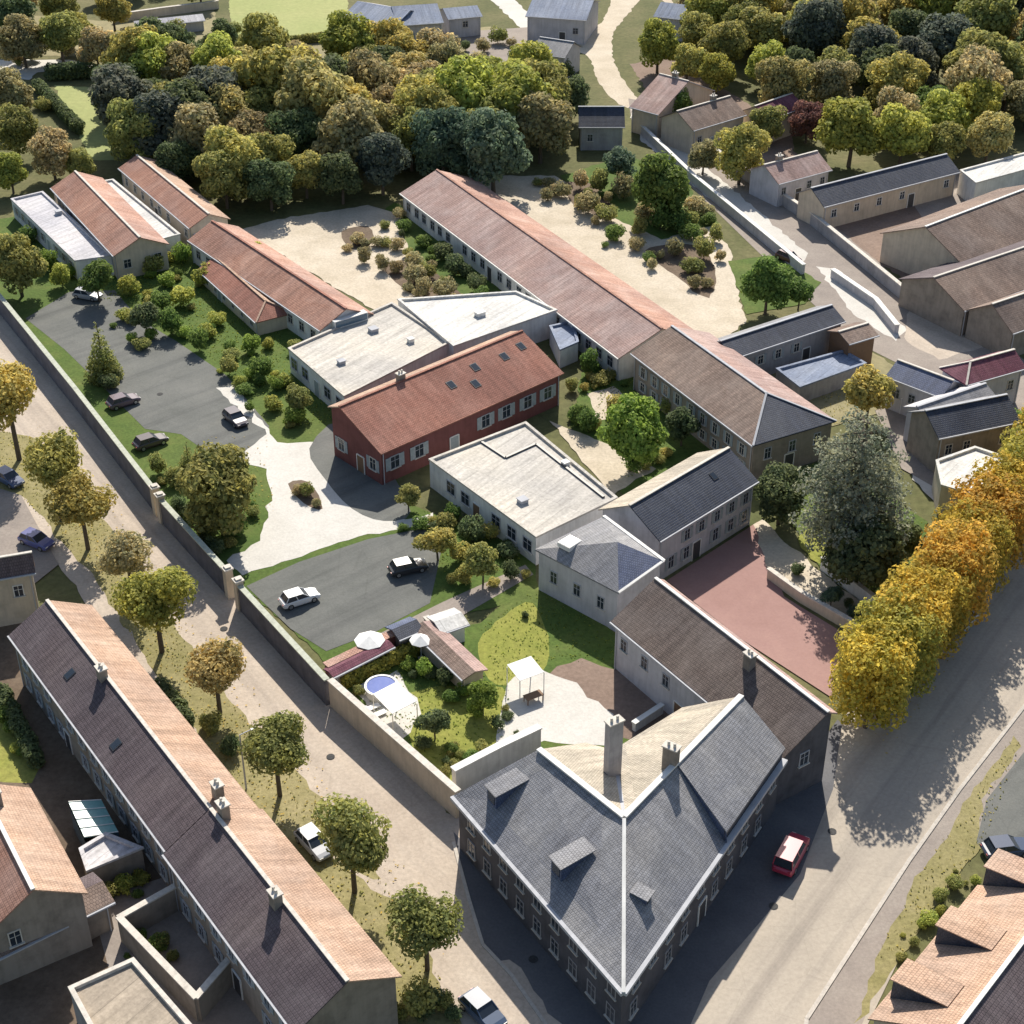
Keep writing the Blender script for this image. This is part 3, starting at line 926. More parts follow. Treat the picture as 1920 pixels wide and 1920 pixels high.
# dormers on the avenue slope
dE, LE = dirv(E0, E1)
nE = Vector((-dE.y, dE.x))
nE = nE if nE.x > 0 else -nE
pE = 4.0 / 7.1
def dormer(root, base, d, n, pitch, run, w, z0, rise, roofmat, front='blue_slate', cheek='blue_slate', wn=True):
    """front stands 'run' metres up from the eave line point base; d along the eave, n up the slope (horizontal)"""
    c = Vector(base[:2]) + n * run
    zb = z0 + pitch * run
    zt = zb + rise
    back = rise / (pitch - .12)
    f0, f1 = c - d * w / 2, c + d * w / 2
    k0, k1 = f0 + n * back, f1 + n * back
    zk = zt + back * .12
    m = MB()
    m.poly([(f0.x, f0.y, zb - .1), (f1.x, f1.y, zb - .1), (f1.x, f1.y, zt), (f0.x, f0.y, zt)])
    m.poly([(f1.x, f1.y, zb - .1), (k1.x, k1.y, zk - .05), (f1.x, f1.y, zt)])
    m.poly([(f0.x, f0.y, zb - .1), (f0.x, f0.y, zt), (k0.x, k0.y, zk - .05)])
    o = m.build('dormer', cheek, root)
    e = .18
    s = MB()
    s.slab([(f0.x - d.x * e - n.x * e, f0.y - d.y * e - n.y * e, zt + .1), (f1.x + d.x * e - n.x * e, f1.y + d.y * e - n.y * e, zt + .1), (k1.x + d.x * e, k1.y + d.y * e, zk + .1), (k0.x - d.x * e, k0.y - d.y * e, zk + .1)], .1)
    s.build('dormer_roof', roofmat, o)
    if wn:
        g = MB()
        g.box((c.x - n.x * .02, c.y - n.y * .02, (zb + zt) / 2), (.05, w * .7, rise * .65), math.atan2(n.y, n.x))
        g.build('pane', 'glass', o)
    return o
for t in (.14, .53):
    dormer(cb, (E0[0] + dE.x * LE * t, E0[1] + dE.y * LE * t), dE, nE, pE, 1.7, 1.35, 6.0, 1.35, 'slate')
dormer(cb, alongE(L1_ * .26, 6), d1, nr, 4.0 / 6.2, 1.9, .9, 6.0, .7, 'slate')
aoutL = math.atan2(-nE.y, -nE.x)
for t in range(9):
    q = Vector(E0[:2]) + dE * (2.2 + t * 2.45) + nE * .46
    for z in (1.7, 4.4):
        window(cb, (q.x, q.y, z), aoutL, 1.0, 1.5, 'grey_wall')
aoutR = math.atan2(-nr.y, -nr.x)
a0, b0 = Vector(W_in[1]), Vector(W_in[2])
facade(cb, a0, b0, aoutR, [(4.4, 1.0, 1.5, 2.6, 2, 1.5), (1.7, 1.0, 1.5, 2.6, 2, 4)], 'grey_wall')

gable('rear_wing', 'brown-roofed wing with white ridge running from the slate corner building to the blue hip', 'building',
      (9.27, -27.51, 22.42, -47.02, 8.53, 5.74, 5.5, 8.47), 'umber_tile', 'rose_tile', 'lavender_wall', ridge='white_trim', hip=(0, 0), fr=1.1,
      win=[(3.6, .9, 1.3, 2.6, 1.5, 12)], ends=[(4.0, 1, 1.4, 2.6, 2, 2)], endwall='shaded_stone', chim=[(.62, -1.0, .9)])  # end wall darker than the other walls: its shade is painted in
# triangular-ended link block
A_, B_, D_, C_, M_ = (2.31, -14.78, 5), (10.33, -22.29, 5), (14.82, -19.74, 7), (9.37, -11.14, 6.6), (10.44, -16.99, 7.4)
lk = thing('link_block', 'grey-roofed link block with pale skylight and lavender wall beside the cream flat roof', 'building', (A_[0], A_[1], 0))
polyroof(lk, [[A_, B_, M_, C_], [B_, D_, M_], [M_, D_, C_]], ['slate', 'blue_slate', 'slate'])  # shaded hip facet in bluer slate: shade put into the colour
def shrink(ps, k=.94):
    cx, cy = sum(p[0] for p in ps) / len(ps), sum(p[1] for p in ps) / len(ps)
    return [(cx + (p[0] - cx) * k, cy + (p[1] - cy) * k) for p in ps]
m = MB()
ps = shrink([A_, B_, D_, C_])
zz = [4.75, 4.75, 6.6, 6.2]
for i in range(4):
    j = (i + 1) % 4
    m.poly([(*ps[i], 0), (*ps[j], 0), (*ps[j], zz[j]), (*ps[i], zz[i])])
m.build('wall', 'lavender_wall', lk)
m = MB()
m.bar((C_[0], C_[1], C_[2] + .05), (D_[0], D_[1], D_[2] + .05), .35, .14)
m.bar((B_[0], B_[1], B_[2] + .05), (D_[0], D_[1], D_[2] + .06), .3, .12)
m.build('ridge_cap', 'white_trim', lk)
s3 = (5.77, -15.34, 5.9)
m = MB()
m.box((s3[0], s3[1], 6.1), (1.6, 1.9, .5), R(-43))
sk = m.build('skylight', 'white_trim', lk)
m = MB()
m.box((s3[0], s3[1], 6.37), (1.35, 1.65, .06), R(-43))
m.build('pane', 'lamp', sk)
dl, Ll = dirv(ps[0], ps[1])
for t in (.2, .5, .8):
    window(lk, (ps[0][0] + dl.x * Ll * t, ps[0][1] + dl.y * Ll * t, 2.6), math.atan2(-abs(dl.x), dl.y if dl.y < 0 else -dl.y), .9, 1.4)

# ------------------------------------------------------------------ school blocks
gable('classroom_hall', 'longest terracotta-roofed hall with pale white-edged eave among the gravel gardens', 'hall',
      (-17.15, 84.13, 13.29, 29.57, 11.11, 6.2, 3.5, 6.07), 'rose_tile', 'pale_terracotta', 'white_wall', gutter='white_trim',
      ridge='terracotta', win=[(1.9, 1.3, 1.4, 2.6, 2, 2)], ends=None)
gable('classroom_block', 'terracotta-roofed block with a rosy sunlit far slope, joined to the cream flat roof', 'building',
      (-46.63, 66.25, -24.69, 37.25, 6.57, 4.97, 3.5, 5.42), 'terracotta', 'pale_terracotta', 'white_wall', ridge='red_tile',
      win=[(1.9, 1.2, 1.3, 2.8, 2, 2)])
gable('classroom_block', 'narrow terracotta-roofed block behind the white flat link, nearest the wood', 'building',
      (-62.12, 93.35, -46.86, 69.33, 5.47, 3.47, 4, 5.51), 'terracotta', 'sunlit_tile', 'cream_wall', ridge='coping', win=[(2.4, 1.1, 1.3, 3, 2, 2)])
gable('classroom_block', 'terracotta-roofed block with a cream end wall between two white flat roofs', 'building',
      (-70.8, 85.04, -55.81, 59.51, 7.07, 4.15, 4, 5.91), 'terracotta', 'pale_terracotta', 'cream_wall', ridge='coping', win=[(2.4, 1.1, 1.3, 3, 2, 2)],
      ends=[(2.3, 1.1, 1.3, 2.4, 1.5, 1.5)])
gable('garden_shed', 'small hipped terracotta roof standing in the green school garden', 'shed',
      (-44.19, 59.01, -33.7, 42.2, 4.78, 2.99, 2.2, 3.51), 'red_tile', 'sunlit_tile', 'cream_wall', ridge='sunlit_tile', hip=(0, 1), win=[(1.2, .9, .9, 3, 2, 2)])
flat('flat_annexe', 'long white flat-roofed annexe with pale blue wall at the far corner of the grounds', 'annexe',
     [(-76.47, 82.72), (-72.33, 85.75), (-56.45, 61.69), (-61.46, 59.86)], 3.2, 'lavender_sheet', 'white_wall',
     wins=[((-76.47, 82.72), (-61.46, 59.86), [(1.8, 1.2, 1.2, 2.8, 2, 2)])], extras=[(*(-67.9, 77.34), .8, .8, .5, 'roof_vent', 'zinc')])
flat('flat_annexe', 'white flat link roof between the two narrow terracotta blocks', 'annexe',
     [(-64.74, 89.48), (-62.48, 90.6), (-48.2, 69.02), (-50.79, 67.09)], 3.3, 'white_membrane', 'white_wall')
flat('porch', 'small lavender flat-roofed porch at the end of the rosy terracotta block', 'porch',
     [(-47.29, 71.14), (-45.39, 73.92), (-41.97, 69.57), (-44.2, 66.49)], 2.9, 'lavender_sheet', 'white_wall')
flat('flat_hall', 'wide cream flat-roofed hall with white walls beside the red-roofed building', 'hall',
     [(-28.21, 32.27), (-15.95, 45.56), (-7.71, 34.04), (-20.06, 19.77)], 3.6, 'cream_membrane', 'white_wall',
     wins=[((-28.21, 32.27), (-20.06, 19.77), [(1.9, 1.6, 1.5, 2.4, 1.5, 1.5)])],
     extras=[(*(-17.85, 37.45), 1.0, 1.0, .45, 'roof_vent', 'zinc'), (*(-21.18, 28.62), .8, .8, .4, 'roof_vent', 'zinc'), (*(-12.88, 34.43), .7, .7, .5, 'roof_vent', 'white_trim')])
cl = thing('clerestory', 'blue glazed lantern strip on the cream flat hall roof', 'lantern', (*(-21.29, 41.53), 3.28))
m = MB()
c_ = (-21.11, 39.79)
m.box((c_[0], c_[1], 3.28 + .55), (5.0, 1.1, 1.1), R(36))
m.build('frame', 'white_trim', cl)
m = MB()
m.box((c_[0] + .06, c_[1] - .08, 3.28 + .6), (4.7, 1.1, .75), R(36))
m.build('pane', 'sky_glass', cl)
flat('flat_link', 'bright white flat link roof behind the red-roofed building', 'annexe',
     [(-15.25, 45.92), (0.57, 48.4), (5.95, 42.68), (-7.38, 32.27)], 3.9, 'white_membrane', 'white_wall',
     extras=[(*(-4.18, 41.5), 1.2, .9, .5, 'roof_vent', 'white_trim')])
gable('red_roof_hall', 'large red-tiled hall with small roof lights at the middle of the school', 'hall',
      (-14.66, 4.88, 6.21, 24.02, -9.84, 10.73, 4.5, 7.44), 'red_tile', 'sunlit_tile', 'brick_wall', fr=2.2, ridge='red_tile', gutter='red_tile', ov=.3,
      win=[(2.4, 1.3, 1.6, 3.0, 2, 2)], ends=[(2.2, 1.1, 1.5, 2.6, 1.5, 1.5)],
      sky=[(.50, 4.3, .8, 1.0), (.60, 3.2, .8, 1.0), (.66, 5.2, .8, 1.0), (.82, 5.0, .8, 1.0), (.93, 5.4, .8, 1.0)],
      chim=[(.33, .4, .8)])
flat('flat_hall', 'cream flat-roofed hall with a stepped grey upstand, in front of the red-tiled hall', 'hall',
     [(-9.29, 5.06), (1.61, 13.45), (11.35, -2.92), (2.48, -10.53)], 3.7, 'cream_membrane', 'white_wall',
     ledge=[(-3.52, 9.16), (-0.72, 5.63), (2.73, 8.68), (9.88, -2.61)],
     wins=[((-9.29, 5.06), (2.48, -10.53), [(1.9, 1.5, 1.5, 2.5, 1.5, 1.5)])],
     extras=[(*(1.14, -3.46), .9, .9, .4, 'roof_vent', 'zinc'), (*(5.94, 4.25), .7, .7, .4, 'roof_vent', 'white_trim')])
flat('glazed_porch', 'small blue-glazed porch between the red-tiled hall and the longest hall', 'porch',
     [(4.87, 40.2), (8.05, 41.76), (8.53, 35.62), (6.09, 33.39)], 2.8, 'blue_sheet', 'white_wall')
gable('navy_roof_wing', 'wing with steep near-black slate roof and lavender wall facing the red court', 'building',
      (14.92, -14.08, 26.37, -2.56, -5.96, 5.92, 5.5, 7.92), 'dark_slate', 'sunlit_slate', 'lavender_wall', ridge='coping',
      win=[(3.9, .9, 1.3, 2.4, 2.0, 1.2), (1.6, .9, 1.5, 2.4, 2.0, 1.2)], sky=[(.72, 2.6, .6, .8)])
gable('brown_hip_wing', 'hipped brown-roofed wing with a dark slate hip beside the inner lawn', 'building',
      (14.66, 28.1, 26.89, 5.67, 10.26, 5.59, 5, 7.36), 'brown_tile', 'rose_tile', 'stone_wall', hip=(0, 'dark_slate'), ridge='zinc',
      win=[(3.3, .9, 1.4, 2.6, 2, 2), (1.3, .9, 1.2, 2.6, 2, 2)], ends=[(3.2, .9, 1.4, 2.6, 2, 2)])
gable('slate_annexe', 'long low annexe with navy slate roof running to the back street', 'building',
      (27.27, 27.65, 42.88, 37.99, -2.94, 4.43, 4.5, 5.74), 'dark_slate', 'slate', 'grey_wall', ridge='zinc', win=[(2.8, .9, 1.2, 2.6, 1.5, 1.5)])
flat('garage', 'low grey garage with a wide brown timber front beside the navy slate annexe', 'garage',
     [(32.85, 28.72), (42.16, 33.78), (44.39, 30.14), (35.1, 23.87)], 2.6, 'blue_sheet', 'grey_wall')
gable('gate_house', 'small square house with timber doors at the end of the navy slate annexe', 'house',
      (42.36, 32.12, 46.59, 34.64, -2.21, 3.71, 4.2, 4.99), 'brown_tile', 'brown_tile', 'timber', ridge='coping')

# ------------------------------------------------------------------ houses along the avenue and lower left
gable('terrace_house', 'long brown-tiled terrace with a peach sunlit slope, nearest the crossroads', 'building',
      (-27.09, -58.2, -14.9, -75.29, 7.05, 5.03, 6, 8.4), 'dark_brown_tile', 'sunlit_tile', 'stone_wall', ridge='coping', win=[(4.4, .9, 1.4, 2.6, 2, 2), (1.6, .9, 1.4, 2.6, 2, 2)],
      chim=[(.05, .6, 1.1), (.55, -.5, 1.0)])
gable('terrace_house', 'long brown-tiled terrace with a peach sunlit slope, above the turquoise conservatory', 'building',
      (-46.53, -30.16, -27, -57.77, 6.66, 4.71, 5.9, 8.2), 'dark_brown_tile', 'sunlit_tile', 'stone_wall', ridge='coping', win=[(4.2, .9, 1.4, 2.6, 2, 2), (1.6, .9, 1.4, 2.6, 2, 2)],
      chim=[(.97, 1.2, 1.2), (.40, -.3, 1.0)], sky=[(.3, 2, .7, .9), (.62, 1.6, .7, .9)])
gable('garden_house', 'house with orange-peach roof and white verge behind the turquoise conservatory', 'house',
      (-45.73, -54.78, -38.5, -66.34, 6.45, 4.04, 6, 8.5), 'terracotta', 'sunlit_tile', 'stone_wall', ridge='white_trim', ends=[(4.2, .9, 1.4, 2.4, 1.5, 1.5)], chim=[(.2, .6, 1.0)])
cs = thing('conservatory', 'turquoise glazed conservatory beside the peach-roofed garden house', 'conservatory', (*(-35.85, -49.03), 0))
cp = [(-36.97, -49.32), (-34.46, -48.55), (-32.25, -52.32), (-34.72, -53.42)]
m = MB()
for i in range(4):
    p, q = cp[i], cp[(i + 1) % 4]
    m.poly([(p[0], p[1], 0), (q[0], q[1], 0), (q[0], q[1], 2.5), (p[0], p[1], 2.5)])
m.build('glazing', 'sky_glass', cs)
m = MB()
m.slab([(cp[0][0], cp[0][1], 3.1), (cp[1][0], cp[1][1], 2.6), (cp[2][0], cp[2][1], 2.6), (cp[3][0], cp[3][1], 3.1)], .08)
cr = m.build('roof', 'turquoise', cs)
m = MB()
for i in range(5):
    t = i / 4
    m.bar((cp[0][0] + (cp[3][0] - cp[0][0]) * t, cp[0][1] + (cp[3][1] - cp[0][1]) * t, 3.14), (cp[1][0] + (cp[2][0] - cp[1][0]) * t, cp[1][1] + (cp[2][1] - cp[1][1]) * t, 2.64), .08, .06)
m.build('glazing_bar', 'white_trim', cr)
flat('flat_extension', 'pale lavender flat-roofed extension below the turquoise conservatory', 'extension',
     [(-34.96, -54.44), (-33.2, -52.63), (-29.82, -54.32), (-33.81, -56.91)], 2.9, 'lavender_sheet', 'stone_wall')
gable('outhouse', 'purple-brown tiled outhouse in the shade below the garden house', 'outhouse',
      (-40.44, -67.82, -30.78, -60.48, -2.37, 3.12, 3.2, 3.84), 'brown_tile', 'dark_brown_tile', 'stone_wall', ridge=None)
flat('beige_roof', 'plain beige flat-roofed building beside the small walled courtyards', 'building',
     [(-32.16, -69.49), (-27.98, -66.76), (-19.89, -75.99), (-25.91, -79.02)], 4.0, 'beige_membrane', 'grey_wall', trim='coping')
gable('street_house', 'shaded brown-roofed house beside the parked blue car at the head of the avenue', 'house',
      (-53.59, -22.52, -46.48, -20.26, -0.4, 1.25, 6, 8), 'dark_brown_tile', 'sunlit_tile', 'cream_wall', ridge='coping', win=[(4, .9, 1.3, 2.4, 1.5, 1.5)])

# ------------------------------------------------------------------ right-hand side
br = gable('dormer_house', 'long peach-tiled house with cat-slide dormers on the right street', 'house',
      (34.09, -81.45, 44.82, -68.84, -9.25, 7.87, 5.5, 9), 'dark_brown_tile', 'sunlit_tile', 'cream_wall', ridge='white_trim', ov=.35)
_g = (34.09, -81.45, 44.82, -68.84, -9.25, 7.87, 5.5, 9)
_a, _b, _w = Vector(_g[0:2]), Vector(_g[2:4]), Vector(_g[4:6])
_d, _n = (_b - _a).normalized(), -_w.normalized()
for px in ((28.31, -71.95), (32.48, -66.9), (37.31, -60.97)):
    t = (Vector(px) - _a).dot(_d)
    dormer(br, _a + _w + _d * t, _d, _n, 3.5 / (_w.length / 2), 3.5 * .1, 2.1, 5.5, 1.9, 'sunlit_tile', 'cream_wall', 'dark_slate')  # dark cheeks carry their shade in the colour
flat('marquee_block', 'dazzling white flat-roofed block among the gold avenue trees', 'building',
     [(47.13, 4.34), (52.2, 7.36), (55.2, 5.03), (49.92, -2.97), (46.57, -0.81)], 4.0, 'white_membrane', 'cream_wall')
gable('dark_roof_house', 'house with a near-black purple roof behind the dazzling white block', 'house',
      (47.95, 7.32, 58.27, 11.17, -2.26, 6.03, 5, 6.86), 'dark_slate', 'slate', 'stone_wall', ridge='zinc', win=[(3, .9, 1.3, 2.4, 1.5, 1.5)])
gable('wine_roof_house', 'house with a wine-red roof on the corner of the back street', 'house',
      (54.06, 19.85, 62.39, 24.18, -2.27, 4.37, 5, 6.42), 'wine_tile', 'wine_tile', 'lavender_wall', ridge='coping', win=[(3, .9, 1.3, 2.4, 1.5, 1.5)], hip=(1, 0))
gable('blue_roof_house', 'lavender house with a blue slate roof beside the back-street square', 'house',
      (45.1, 23.07, 50.67, 17.75, 3.37, 3.53, 4.5, 5.8), 'blue_slate', 'blue_sheet', 'lavender_wall', ridge='coping', win=[(2.6, .9, 1.2, 2.2, 1.2, 1.2)])
gable('lavender_house', 'long lavender-walled house above the dark-roofed house', 'house',
      (47.86, 12.05, 57.28, 17.75, -2.11, 3.49, 4.5, 5.45), 'slate', 'lavender_sheet', 'lavender_wall', ridge='zinc', win=[(2.6, .9, 1.2, 2.2, 1.2, 1.2)])
gable('barn', 'large brown-roofed barn with a white ridge wall across the back street', 'barn',
      (62.27, 54.47, 83.73, 71.47, -9.46, 11.95, 4.5, 8), 'brown_tile', 'brown_tile', 'cream_wall', ridge='white_trim', gutter='zinc')
gable('barn', 'second brown-roofed barn, lower and darker, in front of the white-ridged barn', 'barn',
      (59.22, 42.04, 80.29, 56.22, -6.65, 9.88, 4, 6.5), 'brown_tile', 'dark_brown_tile', 'stone_wall', ridge='coping')
gable('barn', 'brown-roofed barn beside the pale square on the back street', 'barn',
      (63.83, 35.44, 76.49, 43.56, -4.39, 6.84, 4, 6.5), 'brown_tile', 'brown_tile', 'stone_wall', ridge='coping')
gable('slate_barn', 'long barn with a navy slate roof beside the brown dirt yard', 'barn',
      (46.63, 77.38, 70.33, 91.74, -3.38, 5.58, 4, 5.88), 'dark_slate', 'slate', 'cream_wall', ridge='zinc', win=[(2.4, 1, 1.2, 4, 2, 2)])
flat('white_shed', 'long white-walled flat shed behind the white-ridged barn', 'shed',
     [(70.54, 92.66), (86.84, 102.89), (87.28, 96.86), (71.74, 87.24)], 4.0, 'white_membrane', 'white_wall')
gable('cottage', 'cottage with a pale grey-pink roof beside the navy slate barn', 'cottage',
      (41.14, 86.58, 50.39, 92.66, -4.02, 6.12, 4, 5.95), 'rose_tile', 'rose_tile', 'lavender_wall', ridge='coping', win=[(2.4, .9, 1.2, 2.2, 1.2, 1.2)], chim=[(.3, .3, .8)])
gable('navy_house', 'small house with a navy roof where the pale lane meets the back street', 'house',
      (11.16, 111.69, 18.92, 111.69, -0, 6.68, 4.2, 6.54), 'dark_slate', 'blue_slate', 'grey_wall', ridge='zinc', win=[(2.2, .9, 1.2, 2.4, 1.5, 1.5)])
gable('lavender_roof_house', 'house with a lavender-grey roof between the pale lane and the woods', 'house',
      (20.2, 121.02, 24.94, 116.93, 10.99, 12.71, 4.5, 8.24), 'rose_tile', 'lavender_sheet', 'cream_wall', ridge='coping', chim=[(.5, .3, .8)])
gable('purple_roof_house', 'house with a purple-brown roof among the trees across the back street', 'house',
      (30.08, 109.04, 39.9, 116.93, -5.21, 6.49, 4.5, 6.71), 'brown_tile', 'brown_tile', 'cream_wall', ridge='coping', win=[(2.4, .9, 1.2, 2.4, 1.5, 1.5)], chim=[(.7, .3, .8)])
gable('purple_roof_house', 'purple-brown roofed house tucked behind the yellow-green trees', 'house',
      (43.16, 114.26, 50.5, 121.02, -4.15, 4.5, 4.5, 6.13), 'wine_tile', 'brown_tile', 'cream_wall', ridge='coping')
gable('grey_house', 'dark grey house at the bend of the white lane', 'house',
      (3.52, 151.87, 9.95, 148.59, 3.48, 6.84, 4.5, 6.37), 'slate', 'slate', 'lavender_wall', ridge='zinc', win=[(2.4, .9, 1.2, 2.4, 1.5, 1.5)])
for lab, g_ in (('long grey-blue sheet-roofed shed beyond the pale green field, with a tall end', (-34.03, 173.34, -22.99, 166.75, 5.85, 9.79, 5, 6.85)),
                ('grey-blue sheet-roofed shed between the long shed and the white lane', (-22.51, 167.47, -13.48, 169.65, -2.97, 12.29, 5, 7.05)),
                ('low grey shed beside the white lane at the top of the fields', (-12.85, 175.37, -5.93, 177.63, -2.28, 7, 4, 5.2)),
                ('pale blue sheet-roofed shed beyond the grey house at the lane bend', (2.66, 174.09, 14.8, 171.12, 3.37, 13.75, 5, 7.03)),
                ('blue-roofed shed behind the bend of the cream lane', (28.39, 175.86, 35.08, 172.87, 3.54, 7.93, 4.5, 6.25))):
    gable('shed', lab, 'shed', g_, 'blue_sheet', 'lavender_sheet', 'lavender_wall', ridge=None, win=[(2.6, 1.1, 1.2, 4, 2, 2)])
stone_run('field_wall', 'long low pale wall across the far tan field', [(-82.78, 187.1), (-74.2, 191.79), (-62.69, 197.39)], 1.6, .6, wall='cream_wall')
gable('glasshouse', 'low grey glasshouse behind the long pale field wall', 'greenhouse', (-75.8, 175.69, -62.67, 180.94, -1.59, 3.97, 2.2, 2.98), 'lavender_sheet', 'lavender_sheet', 'lavender_wall', ridge=None)

# small garden buildings inside the school plot
gable('garden_hut', 'small white hut roof beside the bright lawn', 'hut', (-6.78, -25.21, -4.14, -23.67, -1.57, 2.7, 2.3, 2.72), 'white_membrane', 'white_membrane', 'white_wall', ridge=None)
gable('tool_shed', 'low tile-roofed tool shed against the garden wall by the white hut', 'shed', (-9.8, -24.4, -4.55, -32.14, 2.32, 1.57, 2.2, 2.58), 'brown_tile', 'rose_tile', 'cream_wall', ridge=None)
gable('tool_shed', 'small navy-roofed shed at the end of the tiled-top wall', 'shed', (-10.82, -26.21, -8.5, -24.53, -1.5, 2.07, 2.3, 2.77), 'dark_slate', 'blue_slate', 'stone_wall', ridge=None)
gable('lean_to', 'narrow wine-roofed lean-to against the tiled-top wall', 'lean-to', (-16.63, -31.5, -11.21, -26.82, -1.07, 1.24, 2, 2.22), 'wine_tile', 'wine_tile', 'stone_wall', ridge=None)

stone_run('low_wall', 'short bright white wall in the brown courtyard behind the corner building', [(11.06, -36.86), (13.78, -34.32)], 1.0, .4, wall='white_wall', cop='white_trim')

# ------------------------------------------------------------------ trees, shrubs, hedges
def unit(r):
    while True:
        v = Vector((r.uniform(-1, 1), r.uniform(-1, 1), r.uniform(-1, 1)))
        if .05 < v.length < 1:
            return v.normalized()

def leaf_cloud(name, seed, lobes, count, size, flat=0.0):
    r = random.Random(seed)
    tot = sum(l[1] ** 2 for l in lobes)
    V, F = [], []
    for c, rad, sq in lobes:
        for _ in range(int(count * rad * rad / tot)):
            d = unit(r)
            rr = rad * (.55 + .5 * r.random() ** .6)
            p = Vector((c[0] + d.x * rr, c[1] + d.y * rr, c[2] + d.z * rr * sq))
            if p.z < .05:
                p.z = .05 + r.random() * .1
            n = (d * (1 - flat) + unit(r) * .75 + Vector((0, 0, .25 + flat))).normalized()
            a = n.orthogonal().normalized()
            a.rotate(Matrix.Rotation(r.uniform(0, 6.28), 3, n))
            b = n.cross(a)
            s = size * r.uniform(.55, 1.3)
            k = len(V)
            V += [tuple(p + a * s * .62), tuple(p + b * s * .42 + n * s * .1), tuple(p - a * s * .62), tuple(p - b * s * .42 + n * s * .1)]
            F.append((k, k + 1, k + 2, k + 3))
    me = bpy.data.meshes.new(name)
    me.from_pydata(V, [], F)
    me.materials.append(MATS['leaf'])
    return me

def wood(name, segs, mat='bark'):
    m = MB()
    for p, q, r0, r1 in segs:
        m.tube(p, q, r0, r1, 7)
    return m.mesh(name, mat, uv=False)

PROTO = {}
def proto(key, r0, crown, trunk, name):
    PROTO[key] = (r0, crown, trunk, name)

def lobed(seed, r, rz, zc, n, lr, low=-.55):
    """lobes spread over an uneven ellipsoid"""
    q = random.Random(seed)
    out = [((0, 0, zc), r * .62, rz / r)]
    for i in range(n):
        for _ in range(50):
            d = unit(q)
            if d.z > low:
                break
        k = q.uniform(.5, .95)
        out.append(((d.x * r * (1 - lr * .6) * k, d.y * r * (1 - lr * .6) * k, zc + d.z * rz * (1 - lr * .6) * k), r * lr * q.uniform(.65, 1.2), q.uniform(.7, 1.0)))
    return out

def limbs(seed, h, zc, r, r0, k=6):
    q = random.Random(seed)
    fork = max(.4, zc - r * .75)
    segs = [((0, 0, -.2), (q.uniform(-.1, .1), q.uniform(-.1, .1), fork), r0, r0 * .75)]
    p0 = Vector(segs[0][1])
    segs.append((tuple(p0), (p0.x, p0.y, zc + r * .4), r0 * .75, r0 * .2))
    for i in range(k):
        a = 6.283 * i / k + q.uniform(-.3, .3)
        e = Vector((math.cos(a) * r * .6, math.sin(a) * r * .6, zc + q.uniform(-.2, .4) * r))
        mid = (p0 * .55 + e * .45) + Vector((0, 0, -.1 * r))
        segs += [(tuple(p0), tuple(mid), r0 * .55, r0 * .35), (tuple(mid), tuple(e), r0 * .35, r0 * .1)]
    return segs

for i in range(3):
    proto('street%d' % i, 2.8, leaf_cloud('crown', 10 + i, lobed(10 + i * 5, 3.3, 3.5, 6.3, 17, .48, -.8), 6500, .34), wood('trunk', limbs(10 + i, 9, 6.5, 2.6, .25)), 'street_tree')
for i in range(4):
    proto('broad%d' % i, 5.0, leaf_cloud('crown', 20 + i, lobed(30 + i * 3, 5.6, 5.8, 6.6, 30, .36, -.8), 8200, .6), wood('trunk', limbs(20 + i, 14, 6.6, 4.8, .36, 8)), 'broadleaf_tree')
for i in range(2):
    proto('small%d' % i, 2.0, leaf_cloud('crown', 40 + i, lobed(40 + i, 2.0, 2.1, 2.7, 14, .4, -.6), 3000, .27), wood('trunk', limbs(40 + i, 4.5, 2.7, 1.8, .12)), 'garden_tree')
for i in range(3):
    proto('shrub%d' % i, 1.3, leaf_cloud('foliage', 50 + i, lobed(50 + i, 1.3, 1.05, .85, 11, .45, -.3), 1500, .2), wood('stem', limbs(50 + i, 1.5, .8, .9, .05, 5)), 'shrub')
for i in range(3):
    proto('avenue%d' % i, 3.95, leaf_cloud('crown', 60 + i, [(((u - 1) * 2.1 + jx, (v - 1) * 2.1 + jy, 3.6 + w_ * 2.15 + jz), 1.75, .85) for u in range(3) for v in range(3) for w_ in range(4) for jx, jy, jz in [(rng.uniform(-.35, .35), rng.uniform(-.35, .35), rng.uniform(-.35, .35))]], 9500, .38), wood('trunk', limbs(60 + i, 11, 6.6, 3.4, .26)), 'avenue_tree')
def cone(seed, h, r, tiers):
    q = random.Random(seed)
    out = []
    for t in range(tiers):
        u = t / (tiers - 1)
        rr = r * (1 - u) + .15
        z = .5 + u * (h - .7)
        k = max(1, int(7 * (1 - u)) + 1)
        for i in range(k):
            a = 6.283 * i / k + q.uniform(-.3, .3)
            out.append(((math.cos(a) * rr * .6, math.sin(a) * rr * .6, z + q.uniform(-.15, .15)), rr * .45 + .12, .75))
    return out
proto('conifer0', 1.7, leaf_cloud('crown', 70, cone(70, 7, 1.7, 11), 4200, .22), wood('trunk', [((0, 0, -.2), (0, 0, 6.6), .16, .03)]), 'conifer')
q = random.Random(80)
tl, bl = [], [((0, 0, -.3), (0, 0, 11), .55, .36), ((0, 0, 11), (.3, 0, 18.4), .36, .05)]
for t in range(12):                      # layered tiers of a cedar
    z = 4.0 + t * 1.3
    rr = 6.0 * (1 - (t / 12.8) ** 2.6) + .4
    k = 8 if t < 8 else 5
    for i in range(k):
        a = 6.283 * (i + .5 * (t % 2)) / k + q.uniform(-.35, .35)
        L = rr * q.uniform(.72, 1.1)
        bl.append(((0, 0, z - .2), (math.cos(a) * L * .9, math.sin(a) * L * .9, z + .2), .13, .03))
        for f, s in ((.35, .22), (.62, .27), (.9, .22)):
            tl.append(((math.cos(a) * L * f, math.sin(a) * L * f, z + .1 + q.uniform(-.15, .3)), max(.55, rr * s), .42))
